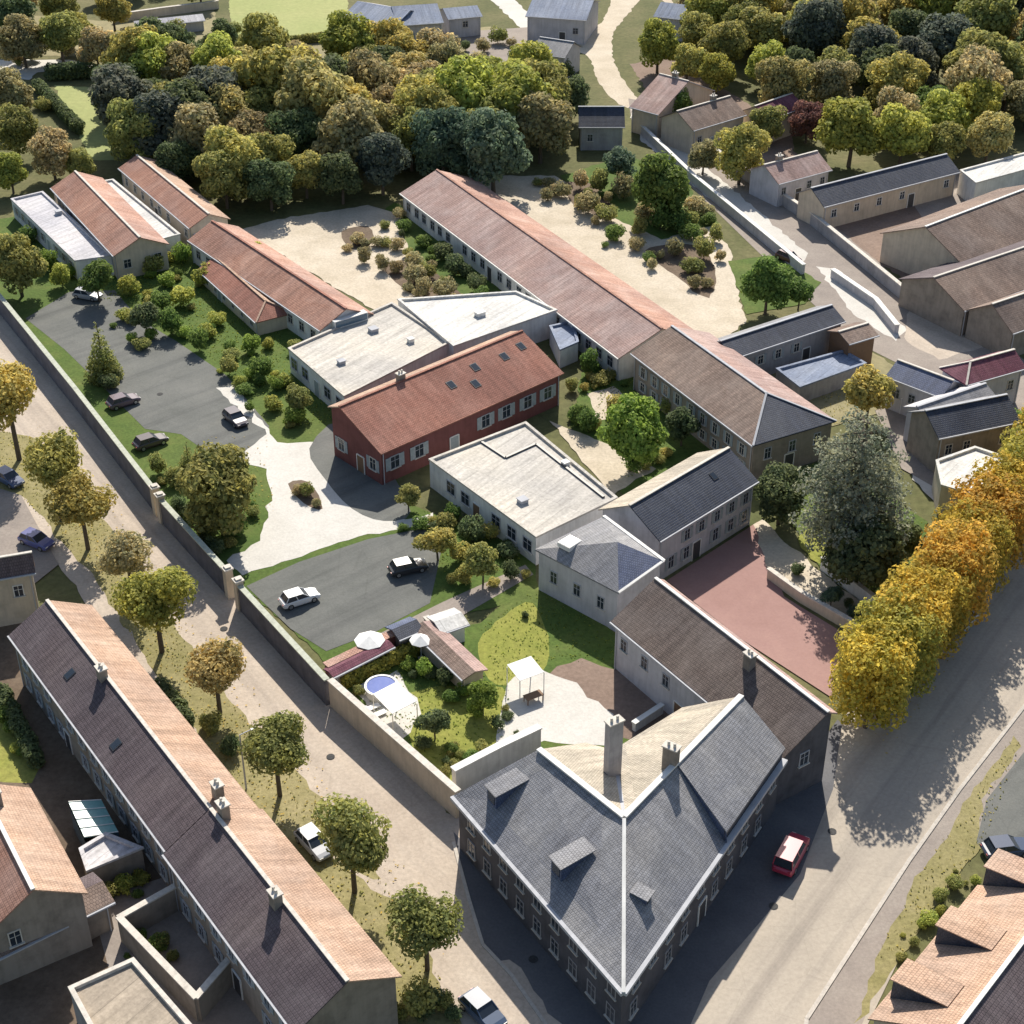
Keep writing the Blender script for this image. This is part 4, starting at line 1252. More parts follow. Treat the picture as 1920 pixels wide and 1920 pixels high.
proto('cedar0', 5.6, leaf_cloud('crown', 81, tl, 17000, .34, .3), wood('trunk', bl), 'cedar_tree')

C = dict(gold=(.58, .44, .09), amber=(.58, .39, .09), lemon=(.50, .45, .11), yolive=(.50, .44, .15), ygreen=(.44, .45, .12), olive=(.36, .355, .13),
         green=(.18, .26, .075), fresh=(.30, .39, .09), dark=(.16, .20, .10), teal=(.16, .225, .16), rust=(.42, .36, .20), tan=(.50, .43, .25),
         maroon=(.24, .12, .11), bluedark=(.16, .18, .15), cedar=(.36, .40, .32), copper=(.50, .42, .19), mint=(.2, .3, .2))
first = {}
def plant(t, kind, col, label, cat, group, name=None):
    x, y, r, zc = t
    r0, crown, trunk, nm = PROTO[kind]
    nm = name or nm
    s = r / r0
    o = thing(nm, label, cat, (x, y, 0), rng.uniform(0, 6.28), group)
    o.scale = (s * rng.uniform(.92, 1.08), s * rng.uniform(.92, 1.08), s * (rng.uniform(.7, 1.5) if kind.startswith('shrub') else rng.uniform(.93, 1.07)))
    link('stem' if kind.startswith('shrub') else 'trunk', trunk, o)
    c = link('foliage' if kind.startswith('shrub') else 'crown', crown, o)
    v = rng.uniform(.85, 1.18)
    k = C[col]
    c.color = (k[0] * v * rng.uniform(.93, 1.07), k[1] * v, k[2] * v, 1)
    return o

def many(kind, nv, group, cat, items, name=None):
    for i, (t, col, label) in enumerate(items):
        plant(t, kind + str((i * 7 + len(label)) % nv), col, label, cat, group, name)

g = 'street trees along the avenue'
many('street', 3, g, 'tree', [
    ((-57.11, 10.85, 3.61, 8.78), 'yolive', 'olive street tree at the head of the avenue above the parked blue car'),
    ((-49.2, -1.86, 3.19, 7.74), 'yolive', 'rounded yellow street tree beside the parked blue car'),
    ((-45.05, -7.5, 2.77, 6.74), 'yolive', 'small pale olive street tree between the blue car and the brown terrace end'),
    ((-38.5, -16.34, 2.55, 6.19), 'tan', 'pale thin-leaved street tree facing the white gravel drive'),
    ((-33.96, -25.21, 2.93, 7.11), 'ygreen', 'yellow-topped green street tree facing the open gateway'),
    ((-26.95, -34.27, 2.5, 6.08), 'copper', 'copper-tinged street tree facing the car park with the white car'),
    ((-20.07, -45.29, 2.61, 6.34), 'olive', 'darkest, densest round street tree facing the pool garden wall'),
    ((-12.69, -56.49, 2.84, 6.9), 'olive', 'widest olive street tree facing the slate corner building'),
    ((-6.47, -64.48, 2.46, 5.98), 'olive', 'olive street tree nearest the crossroads kerb')])
g = 'gold trees along the right street'
ORD = ('second', 'third', 'fourth', 'fifth', 'sixth', 'seventh', 'eighth', 'ninth', 'tenth', 'eleventh')
many('avenue', 3, g, 'tree', [((32.2, -36.3, 3.6, 7.2), 'gold', 'golden street tree at the crossroads end of the right-hand row')] + [
    (t, c_, '%s golden tree of the right-hand row, counted from the crossroads' % ORD[i]) for i, (t, c_) in enumerate([
    ((34.7, -32.46, 3.49, 6.98), 'lemon'), ((37.18, -28.84, 3.56, 7.12), 'gold'), ((39.84, -25.25, 3.63, 7.26), 'gold'), ((42.65, -21.25, 3.71, 7.42), 'amber'), ((45.74, -16.32, 3.6, 7.2), 'gold'),
    ((48.81, -11.7, 3.58, 7.16), 'amber'), ((51.92, -7.17, 3.66, 7.32), 'gold'), ((55.37, -2.13, 3.75, 7.5), 'lemon'), ((59.26, 3.5, 3.85, 7.71), 'gold'), ((63.74, 9.9, 3.97, 7.94), 'gold')])])
plant((34.86, -10.62, 5.29, 10.31), 'cedar0', 'cedar', 'tall grey-green cedar in the garden behind the red court', 'tree', None)
W = 'broadleaf trees of the wood behind the school'
TONE = {'dark': 'dark green', 'rust': 'rust-brown', 'yolive': 'yellow-olive', 'gold': 'golden', 'olive': 'olive', 'ygreen': 'yellow-green', 'teal': 'blue-green', 'copper': 'copper-leaved',
        'tan': 'tan-leaved', 'bluedark': 'blackish-green', 'lemon': 'lemon-yellow', 'green': 'mid-green', 'maroon': 'maroon'}
MARKS = [((-65.37, 109.99), 'behind the narrow terracotta block'), ((-76.1, 134.25), 'beside the far meadow strip'), ((-47.98, 107.5), 'behind the rosy terracotta block'), ((-27.79, 100.27), 'behind the gravel garden'),
         ((-7.16, 109.99), 'behind the longest hall'), ((7.64, 131.38), 'beside the small navy-roofed house'), ((-47.09, 155.83), 'below the pale green field'), ((-21.43, 172.96), 'below the grey-blue sheds'), ((0, 162.49), 'near the grey lane house'),
         ((-25.05, 134.25), 'deep in the wood'), ((27.6, 169.41), 'inside the bend of the cream lane'), ((36.95, 128.55), 'beside the purple-brown roofs'), ((47.69, 117.69), 'behind the pale pink-roofed cottage'), ((64.48, 109.99), 'behind the navy slate barn'),
         ((82.53, 117.69), 'behind the long white shed'), ((62.64, 169.41), 'in the far right-hand woods'), ((90.86, 176.59), 'at the far corner of the right-hand woods'), ((-102.18, 195.78), 'beyond the bright white yard'), ((-78.77, 203.99), 'beyond the pale field wall')]
def tree_label(t, c_):
    mk = min(MARKS, key=lambda k: (k[0][0] - t[0]) ** 2 + (k[0][1] - t[1]) ** 2)[1]
    return '%s %s tree %s' % ('tall' if t[2] > 6.2 else 'small' if t[2] < 4.3 else 'full-crowned', TONE[c_], mk)
WOOD = [
    ((-67.84, 138.66, 5.58, 7.37), 'yolive'), ((-65.06, 114.09, 5.54, 7.31), 'bluedark'), ((-56.65, 104.24, 6.05, 7.99), 'bluedark'), ((-50.87, 112.8, 5.87, 7.75), 'bluedark'), ((-58.57, 134.41, 4.76, 6.29), 'rust'),
    ((-45.96, 119.9, 5.46, 7.21), 'olive'), ((-39.31, 118.51, 6.51, 8.59), 'yolive'), ((-31.75, 110.88, 6.7, 8.85), 'copper'), ((-34.99, 102.51, 4.49, 5.93), 'dark'), ((-25.92, 98.41, 5.61, 7.4), 'rust'),
    ((-43.2, 91.25, 5.15, 6.8), 'yolive'), ((-32.34, 90.7, 3.33, 4.4), 'olive'), ((-23.85, 122.55, 5.5, 7.27), 'rust'), ((-18.62, 135.15, 4.58, 6.05), 'copper'), ((-12.13, 140.35, 4.08, 5.38), 'rust'),
    ((-15.43, 118.62, 5.08, 6.71), 'olive'), ((-7.98, 112.14, 6.38, 8.42), 'ygreen'), ((0, 112.64, 6.39, 8.44), 'ygreen'), ((5.86, 116.09, 4.33, 5.72), 'yolive'), ((-11.03, 97.28, 4.92, 6.49), 'teal'),
    ((-2.92, 92.79, 5.51, 7.27), 'teal'), ((-37.27, 85.74, 3.6, 4.76), 'dark'), ((-20.47, 92.24, 4.34, 5.73), 'bluedark'), ((-26.44, 88.42, 3.8, 5.02), 'dark'), ((10.23, 125.42, 3.72, 4.91), 'dark'), ((-16.43, 102.53, 4.15, 5.48), 'olive'),
    ((-53.25, 95.03, 3.55, 4.69), 'dark'), ((-28.83, 136.69, 3.84, 5.07), 'yolive'), ((-5.81, 138.92, 3.68, 4.85), 'tan')]
def inside(p, poly):
    c, j = False, len(poly) - 1
    for i in range(len(poly)):
        if (poly[i][1] > p[1]) != (poly[j][1] > p[1]) and p[0] < (poly[j][0] - poly[i][0]) * (p[1] - poly[i][1]) / (poly[j][1] - poly[i][1]) + poly[i][0]:
            c = not c
        j = i
    return c
def fill(poly, have, cols, n, gap, rmin, rmax, seed):
    r = random.Random(seed)
    xs, ys = [p[0] for p in poly], [p[1] for p in poly]
    out = []
    for _ in range(4000):
        if len(out) >= n:
            break
        p = (r.uniform(min(xs), max(xs)), r.uniform(min(ys), max(ys)))
        if inside(p, poly) and all((p[0] - t[0]) ** 2 + (p[1] - t[1]) ** 2 > gap * gap for t, _c in have + out):
            rr = r.uniform(rmin, rmax)
            out.append(((round(p[0], 2), round(p[1], 2), rr, rr * 1.32), r.choice(cols)))
    return out
WOOD += fill([(-70.83, 123.03), (-66.37, 149.39), (-49.28, 149.39), (-26.38, 152.58), (-6.03, 149.39), (7.64, 131.38), (8, 107.5), (-2.6, 99.1), (-17.17, 96.78), (-26.67, 87.83), (-37.93, 84.61), (-44.85, 86.75), (-54.95, 96.78), (-63.48, 105.06)], WOOD,
             ['dark', 'olive', 'rust', 'yolive', 'yolive', 'copper', 'olive', 'tan', 'ygreen'], 48, 4.6, 3.6, 5.6, 3)
many('broad', 4, W, 'tree', [(t, c_, tree_label(t, c_)) for t, c_ in WOOD])
many('broad', 4, 'trees at the far left of the grounds', 'tree', [
    ((-87.41, 124.03, 4.07, 5.37), 'rust', 'rust tree beside the bright white yard'), ((-82.11, 107.96, 3.7, 4.88), 'olive', 'olive tree below the bright white yard'),
    ((-73.92, 98.56, 3.76, 4.96), 'tan', 'tan bushy tree behind the white flat annexe'), ((-79.18, 92.8, 2.86, 3.77), 'ygreen', 'yellow-green tree behind the white flat annexe'),
    ((-69.43, 98.47, 2.57, 3.39), 'olive', 'olive tree against the terracotta block with the cream end wall'), ((-87.07, 159.93, 4.51, 5.95), 'olive', 'olive tree in the far tan field'),
    ((-93.4, 156.65, 4.47, 5.9), 'rust', 'rust tree at the edge of the far tan field'), ((-78.58, 153.49, 4.03, 5.32), 'tan', 'tan tree in the far field before the pale wall'),
    ((-99.57, 172.74, 4.87, 6.43), 'dark', 'dark tree beyond the far tan field'), ((-92.23, 181.16, 3.91, 5.16), 'olive', 'olive tree beyond the far tan field'), ((-81.24, 180.29, 3.68, 4.86), 'yolive', 'yellow-olive tree beside the pale field wall'),
    ((-56.49, 166.22, 2.72, 3.59), 'dark', 'small dark tree at the corner of the pale green field')])
FARW = [
    ((27.67, 153.42, 4.43, 5.84), 'ygreen'), ((35.95, 160.8, 4.31, 5.69), 'olive'), ((32.57, 145.72, 3.55, 4.69), 'yolive'), ((40.08, 151.83, 4.41, 5.82), 'olive'), ((47.06, 159.85, 4.91, 6.48), 'olive'), ((47.11, 144.13, 3.93, 5.18), 'ygreen'),
    ((57.26, 153.97, 5.83, 7.69), 'bluedark'), ((67, 165.69, 5.19, 6.86), 'rust'), ((65.23, 140.13, 5.6, 7.4), 'bluedark'), ((75.59, 159.07, 4.7, 6.2), 'dark'), ((79.9, 149.3, 5.36, 7.08), 'bluedark'), ((90.49, 160.48, 5.93, 7.83), 'olive'),
    ((90.55, 141.78, 4.48, 5.91), 'olive'), ((37.51, 141.17, 3.51, 4.63), 'lemon'), ((47.58, 127.38, 4.66, 6.16), 'copper'), ((56.35, 129.48, 4.51, 5.95), 'tan'), ((66.93, 126.64, 5.21, 6.87), 'yolive'), ((71.64, 119.38, 3.83, 5.06), 'green'),
    ((55.46, 104.26, 5.37, 7.09), 'ygreen'), ((63.58, 103.1, 4.67, 6.17), 'ygreen'), ((78.41, 116.06, 4.69, 6.19), 'lemon'), ((78.06, 104.92, 3.84, 5.07), 'copper'), ((36.49, 96.73, 4.07, 5.38), 'yolive'), ((28.69, 123.43, 3.15, 4.15), 'green'),
    ((50.15, 115.53, 3.07, 4.06), 'maroon'), ((70.44, 103.73, 3.48, 4.59), 'olive'), ((57.93, 178.02, 5.36, 7.08), 'dark'), ((77.98, 181.7, 5.41, 7.15), 'teal'), ((88.5, 179.96, 4.96, 6.55), 'olive'), ((44.9, 176.32, 4.92, 6.49), 'olive'), ((101.8, 181.7, 5.41, 7.15), 'bluedark'),
    ((43.31, 114.9, 2.89, 3.81), 'olive'), ((89.01, 121.35, 4.04, 5.33), 'tan'), ((31.09, 100.8, 2.59, 3.42), 'tan')]
FARW += fill([(28.14, 162.49), (37.85, 187.88), (53.12, 221.47), (120.72, 221.47), (93.2, 123.03), (75.22, 109.99), (58.65, 107.5), (53.62, 120.34), (50.95, 140.15), (34.8, 155.83)], FARW,
             ['olive', 'yolive', 'ygreen', 'bluedark', 'dark', 'rust', 'tan', 'copper', 'olive'], 60, 5.6, 3.4, 6.0, 5)
FARW += fill([(-111.38, 180.28), (-123.13, 221.47), (-67.6, 221.47), (-61.92, 199.84), (-84.61, 187.88), (-80.99, 165.92)], FARW, ['yolive', 'tan', 'rust', 'olive'], 12, 9, 2.6, 4.2, 9)
many('broad', 4, 'broadleaf trees of the far woods', 'tree', [(t, c_, tree_label(t, c_)) for t, c_ in FARW])
many('broad', 4, 'large trees in the school grounds', 'tree', [
    ((22.46, 80.73, 4.49, 6.29), 'green', 'dark green tree against the pale street wall'), ((34.43, 49.28, 3.59, 4.66), 'green', 'broad green tree beside the navy slate annexe'),
    ((13.56, 8.39, 3.74, 4.86), 'fresh', 'bright green tree in the inner lawn beside the hipped brown wing'), ((-31.07, -4.62, 4.29, 5.58), 'olive', 'big green tree beside the white gravel drive'),
    ((28.97, -2.55, 2.98, 3.94), 'dark', 'blackish tree between the near-black slate wing and the cedar'), ((35.52, -15.93, 3.95, 5.14), 'dark', 'broad dark tree below the cedar'), ((40.33, -10.49, 2.43, 3.4), 'dark', 'dark tree between the cedar and the gold row'),
    ((-68.02, 54.74, 3.8, 5.32), 'olive', 'olive tree inside the wall at the far corner of the grounds')])
many('small', 2, 'small trees in the school grounds', 'tree', [
    ((19.89, 14.01, 2.24, 3.02), 'dark', 'small dark tree against the hipped brown wing'), ((-56.89, 52.99, 2.77, 3.74), 'green', 'small green tree beside the white flat annexe'),
    ((16.98, 95.95, 2.89, 3.9), 'teal', 'small blue-green tree near the pale street wall'), ((-48.56, 43.25, 2.11, 2.85), 'dark', 'small dark tree at the back of the upper car park'),
    ((-7.78, -9.67, 2.11, 2.85), 'yolive', 'small yellow-olive tree beside the black car'), ((-2.99, -13.96, 2.07, 2.79), 'olive', 'small olive tree below the cream flat hall'), ((-11.39, -0.11, 1.52, 2.05), 'olive', 'small bush-like tree at the corner of the cream flat hall'),
    ((-25.7, 21.18, 1.93, 2.6), 'olive', 'small olive tree at the corner of the wide cream hall'), ((-6.94, -37.89, 1.63, 1.95), 'dark', 'round dark green tree beside the swimming pool'), ((-2.68, -34.58, 1.66, 1.99), 'fresh', 'bright green tree beside the white terrace'),
    ((39.08, 50.46, 2.17, 2.93), 'green', 'small green tree beside the back-street wall'), ((59.07, 16.1, 1.89, 2.55), 'fresh', 'bright green tree beside the dark purple roof'), ((42.61, 19.64, 3.18, 3.82), 'yolive', 'yellow-olive tree behind the cedar'),
    ((32.14, -17.89, 1.29, 1.29), 'teal', 'round grey-green tree on the shrub path'), ((-37.26, 63.19, 1.98, 2.37), 'ygreen', 'small tree behind the hipped garden shed'), ((38.24, -7.73, 1.69, 2.23), 'olive', 'small olive tree in front of the cedar')])
many('conifer', 1, 'conifers in the upper car park', 'tree', [
    ((-51.47, 30.82, 2, 4.12), 'olive', 'pointed conifer in the middle of the upper car park'), ((-36.72, 7.31, 1.21, 2.49), 'olive', 'slim conifer beside the big tree at the drive')])
# shrubs: px centre lists by place
def shrubs(label, group, col, spots, name='shrub', extra=1.0):
    r = random.Random(len(label))
    for i, t in enumerate(spots):
        for k in range(1 + (r.random() < .75 * extra) + (r.random() < .4 * extra)):
            f = r.uniform(.8, 1.3) if k == 0 else r.uniform(.4, .8)
            a = r.uniform(0, 6.28)
            off = 0 if k == 0 else t[2] * r.uniform(.9, 1.7)
            q_ = (t[0] + math.cos(a) * off + r.gauss(0, .5), t[1] + math.sin(a) * off + r.gauss(0, .5), t[2] * f, t[3])
            c_ = r.choice(col)
            size = 'large' if q_[2] > 1.55 else 'small' if q_[2] < .95 else 'mid-sized'
            plant(q_, 'shrub%d' % r.randrange(3), c_, '%s %s %s' % (size, TONE.get(c_, 'bright green'), label), 'shrub', group, name)
shrubs('shrub in the gravel garden between the terracotta halls', 'shrubs in the gravel garden', ['rust', 'tan', 'olive'],
       [(-23.34, 73.5, 1.74, 1.22), (-20.86, 66.59, 1.24, 0.87), (-16.73, 62.43, 1.52, 1.06), (-14.25, 58.63, 1.65, 1.15), (-11.82, 54.51, 1.48, 1.03), (-8.85, 54.29, 1.62, 1.14), (-18.88, 71.8, 1.57, 1.1), (-16.04, 70.13, 1.41, 0.99), (-13.8, 64.49, 1.38, 0.97), (-10.59, 60.86, 1.36, 0.95), (-7.28, 50.73, 1.17, 0.82), (-20.13, 78.27, 1.29, 0.9), (-18.42, 83.16, 1.47, 1.03)])
shrubs('shrub along the shaded wall of the longest hall', 'shrubs along the longest hall', ['green', 'dark'],
       [(-12.59, 71.8, 1.57, 1.1), (-10.06, 67.04, 1.55, 1.08), (-7.6, 62.2, 1.67, 1.17), (-5.21, 56.87, 1.64, 1.15), (-3.31, 53.66, 1.47, 1.03), (-15.25, 77.26, 1.28, 0.9)])
shrubs('shrub in the gravel yard between the longest hall and the street wall', 'shrubs behind the longest hall', ['olive', 'green', 'tan', 'rust'],
       [(8.38, 90.12, 1.84, 1.29), (11.52, 84.72, 1.81, 1.27), (13.85, 81.84, 1.63, 1.14), (17.59, 90.12, 1.84, 1.29), (19.6, 82.61, 1.8, 1.26), (15.1, 74.74, 1.59, 1.11), (17.99, 70.13, 1.41, 0.99), (21.66, 77.48, 1.77, 1.24), (24.87, 77.48, 1.77, 1.24), (26.93, 73.76, 1.58, 1.11), (23.28, 67.98, 1.55, 1.09), (20.07, 66.34, 1.39, 0.97), (25.1, 62.43, 1.52, 1.06), (26.13, 57.32, 1.34, 0.94), (28.55, 66.34, 1.39, 0.97), (11.06, 94.88, 1.7, 1.19), (5.12, 95.48, 1.37, 0.96), (13.53, 92.92, 1.52, 1.07), (29.93, 79.78, 1.62, 1.13), (27.97, 84.72, 1.81, 1.27)])
shrubs('shrub on the school lawn beside the hipped shed', 'shrubs on the school lawn', ['ygreen', 'olive', 'green', 'fresh'],
       [(-52.55, 55.15, 1.63, 1.14), (-47.87, 49.89, 1.74, 1.22), (-44.56, 43.45, 1.7, 1.19), (-40.97, 38.83, 1.67, 1.17), (-39.41, 42.09, 1.55, 1.08), (-38.51, 45.43, 1.43, 1), (-48.74, 58.63, 1.65, 1.15), (-44.57, 51.76, 1.61, 1.13), (-35.72, 36.03, 1.51, 1.06), (-34.03, 38.83, 1.67, 1.17), (-31.01, 31.5, 1.62, 1.13), (-28.67, 28.85, 1.47, 1.03), (-32.49, 27.47, 1.46, 1.02), (-29.19, 22.25, 1.3, 0.91), (-26.61, 19.64, 1.28, 0.9), (-35.79, 31.85, 1.35, 0.95), (-47.32, 39.21, 1.39, 0.97), (-52.09, 47.24, 1.29, 0.91), (-42.79, 58.85, 1.5, 1.05), (-50.96, 62.43, 1.52, 1.06), (-47.79, 66.1, 1.54, 1.08), (-53.3, 62.66, 1.37, 0.96), (-27.7, 37.89, 1.25, 0.87), (-71.22, 73.5, 1.74, 1.22), (-66.1, 62.2, 1.67, 1.17), (-62.64, 57.1, 1.49, 1.04)])
shrubs('shrub edging the car park along the stone wall', 'shrubs along the perimeter wall', ['olive', 'green', 'dark'],
       [(-50.34, 27.12, 1.19, 0.83), (-50.12, 30.78, 1.08, 0.75), (-40.08, 7.44, 1.21, 0.85), (-37.76, 4.59, 1.2, 0.84), (-35.48, -1.68, 1.4, 0.98), (-32.13, -4.41, 1.49, 1.04), (-29.79, -4.81, 1.37, 0.96), (-30.45, -8.12, 1.13, 0.79), (-33.14, -5.48, 1.03, 0.72), (-28.55, -1.43, 1.17, 0.82)])
shrubs('shrub in the small bed on the white gravel drive', 'shrubs in the gravel drive bed', ['olive', 'rust'],
       [(-24.18, 3.59, 0.78, 0.54), (-23.01, 2.2, 0.83, 0.58), (-21.79, 0.69, 0.71, 0.49)], extra=0)
shrubs('shrub in the bed below the cream flat hall', 'shrubs below the cream flat hall', ['green', 'yolive', 'olive', 'dark'],
       [(-9.83, -3.01, 1.16, 0.81), (-6.39, -2.08, 1.28, 0.89), (-4.56, -5.72, 1.26, 0.88), (-2.27, -6.73, 1.25, 0.87), (-0.56, -9.71, 1.23, 0.86), (-5.59, -9.71, 1.23, 0.86), (0, -12.87, 0.99, 0.69), (-1.64, -14.18, 0.88, 0.61), (-6.91, -3.93, 1.04, 0.73), (-4.96, -12.87, 0.99, 0.69)])
shrubs('shrub in the inner lawn by the hipped brown wing', 'shrubs in the inner lawn', ['olive', 'green', 'yolive'],
       [(9.45, 31.85, 1.35, 0.95), (11.35, 29.03, 1.33, 0.93), (8.01, 19.48, 1.41, 0.99), (9.5, 16.94, 1.39, 0.98), (12.33, 22.41, 1.17, 0.82), (16.66, 10.96, 1.23, 0.86), (14.6, 7.71, 0.97, 0.68), (8.64, 27.98, 1.06, 0.74), (18.79, 22.08, 1.43, 1)])
shrubs('shrub in the pool garden', 'shrubs in the pool garden', ['fresh', 'olive', 'green', 'dark'],
       [(-8.57, -29.59, 1.11, 0.78), (-7.04, -29.98, 1.11, 0.77), (-5.59, -28.12, 0.81, 0.57), (-4.29, -39.58, 0.86, 0.6), (-4.71, -41.61, 0.75, 0.53), (-0.97, -36.61, 0.78, 0.54), (-4.49, -31.39, 0.9, 0.63), (-1.47, -35.04, 0.68, 0.48), (1.33, -19.79, 0.53, 0.37), (-7.67, -38.43, 0.77, 0.54), (-14.94, -31.91, 0.6, 0.42), (-9.69, -27.62, 0.71, 0.5), (-3.66, -35.5, 0.78, 0.55), (-5.72, -39.43, 0.67, 0.47), (-5.45, -32.77, 0.69, 0.49), (-2.63, -39.35, 0.57, 0.4), (-4.06, -28.35, 0.61, 0.43), (-6.1, -42.16, 0.56, 0.39)])
shrubs('shrub on the pale shrub path', 'shrubs on the pale path', ['teal', 'dark'],
       [(29.23, -12.6, 0.88, 0.71), (34.07, -19.53, 0.8, 0.64), (33.17, -18.64, 0.64, 0.51)], extra=0)
shrubs('shrub on the verge of the right street', 'shrubs on the right verge', ['olive', 'ygreen'],
       [(35.83, -55.61, 0.69, 0.48), (34.21, -57.96, 0.77, 0.54), (33.02, -59.59, 0.67, 0.47), (30.36, -63.32, 0.57, 0.4), (36.86, -54.96, 0.61, 0.42), (31.52, -61.72, 0.58, 0.41)])
shrubs('shrub in the lower left gardens', 'shrubs in the lower left gardens', ['olive', 'green', 'ygreen'],
       [(-32.4, -57.45, 0.85, 0.6), (-31.24, -56.82, 0.94, 0.66), (-30.18, -55.78, 0.78, 0.54), (-45.05, -36.69, 0.87, 0.61), (-43.43, -39.22, 0.86, 0.6), (-46.39, -34.37, 0.79, 0.55), (-27.66, -63.42, 0.74, 0.52), (-26.83, -62.36, 0.74, 0.52), (-28.55, -62.04, 0.66, 0.46), (-25.35, -63.84, 0.57, 0.4)])
shrubs('shrub on the grass under the street trees', 'shrubs under the street trees', ['olive', 'green', 'dark'],
       [(-8.65, -68.97, 1.34, 1.07), (-6.66, -69.51, 1.41, 1.13), (-5.14, -68.28, 1.03, 0.82), (-10.64, -69.03, 0.79, 0.55), (-26.88, -36.47, 1.16, 0.93), (-25.44, -39.76, 0.95, 0.76)])
shrubs('shrub on the edge of the far tan field', 'shrubs on the far fields', ['olive', 'tan', 'dark'],
       [(-93.38, 161.65, 1.87, 1.31), (-86.51, 163.34, 1.88, 1.31), (-71.86, 168.51, 1.9, 1.33), (-67.19, 172.04, 1.92, 1.34), (-62.44, 162.87, 2.08, 1.46), (-58.9, 166.77, 1.89, 1.33), (-49.49, 151.8, 1.82, 1.27), (-40.76, 155.02, 1.83, 1.28), (-6.31, 166.77, 1.89, 1.33), (-3.2, 172.54, 1.71, 1.2), (1.03, 157.85, 2.05, 1.44), (5.05, 151.8, 1.82, 1.27), (-1.01, 151.36, 2.02, 1.41), (10.01, 148.63, 1.8, 1.26), (-56.34, 177.98, 1.73, 1.21), (-76.44, 175.64, 1.94, 1.36), (-96.65, 158.3, 1.85, 1.3), (-83.94, 133.59, 1.73, 1.21)])

def hedge(label, pts, w, h, col, group=None):
    r = random.Random(len(label))
    lob = []
    for p, q_ in zip(pts, pts[1:]):
        d, L = dirv(p, q_)
        n = max(2, int(L / (w * .45)))
        for i in range(n):
            t = L * (i + .5) / n
            x, y = p[0] + d.x * t - pts[0][0], p[1] + d.y * t - pts[0][1]
            for z in (h * .35, h * .72):
                lob.append(((x + r.uniform(-.1, .1), y + r.uniform(-.1, .1), z), w * .55 * r.uniform(.85, 1.1), .75))
    o = link('hedge', leaf_cloud('hedge', len(label), lob, 230 * len(lob), .2 * w), None)
    o.location = (pts[0][0], pts[0][1], 0)
    o.color = (*C[col], 1)
    tag(o, label, 'hedge', group)
hedge('yellow-lit clipped hedge along the pool garden', [(-15.84, -30.46), (-13.23, -28.38), (-9.31, -25.34)], 1.2, 1.5, 'lemon')
hedge('dark hedge beside the far meadow strip', [(-87.76, 143.18), (-74.76, 119.81)], 2.0, 2.2, 'dark')
hedge('tall dark hedge at the edge of the bright white yard', [(-87.29, 149.39), (-78.72, 150.66)], 2.5, 3.0, 'dark')
hedge('dark green hedge at the lower left lawn', [(-47.57, -32.18), (-41.86, -41.72)], 1.4, 1.8, 'dark')
hedge('clipped hedge below the pale field', [(-55.32, 167.31), (-38.65, 173.68), (-32.45, 176.59)], 1.6, 1.6, 'olive')
hedge('hedge at the foot of the brown terrace roof under the street trees', [(-33.02, -31.4), (-29.67, -36.34)], 1.6, 1.6, 'dark')

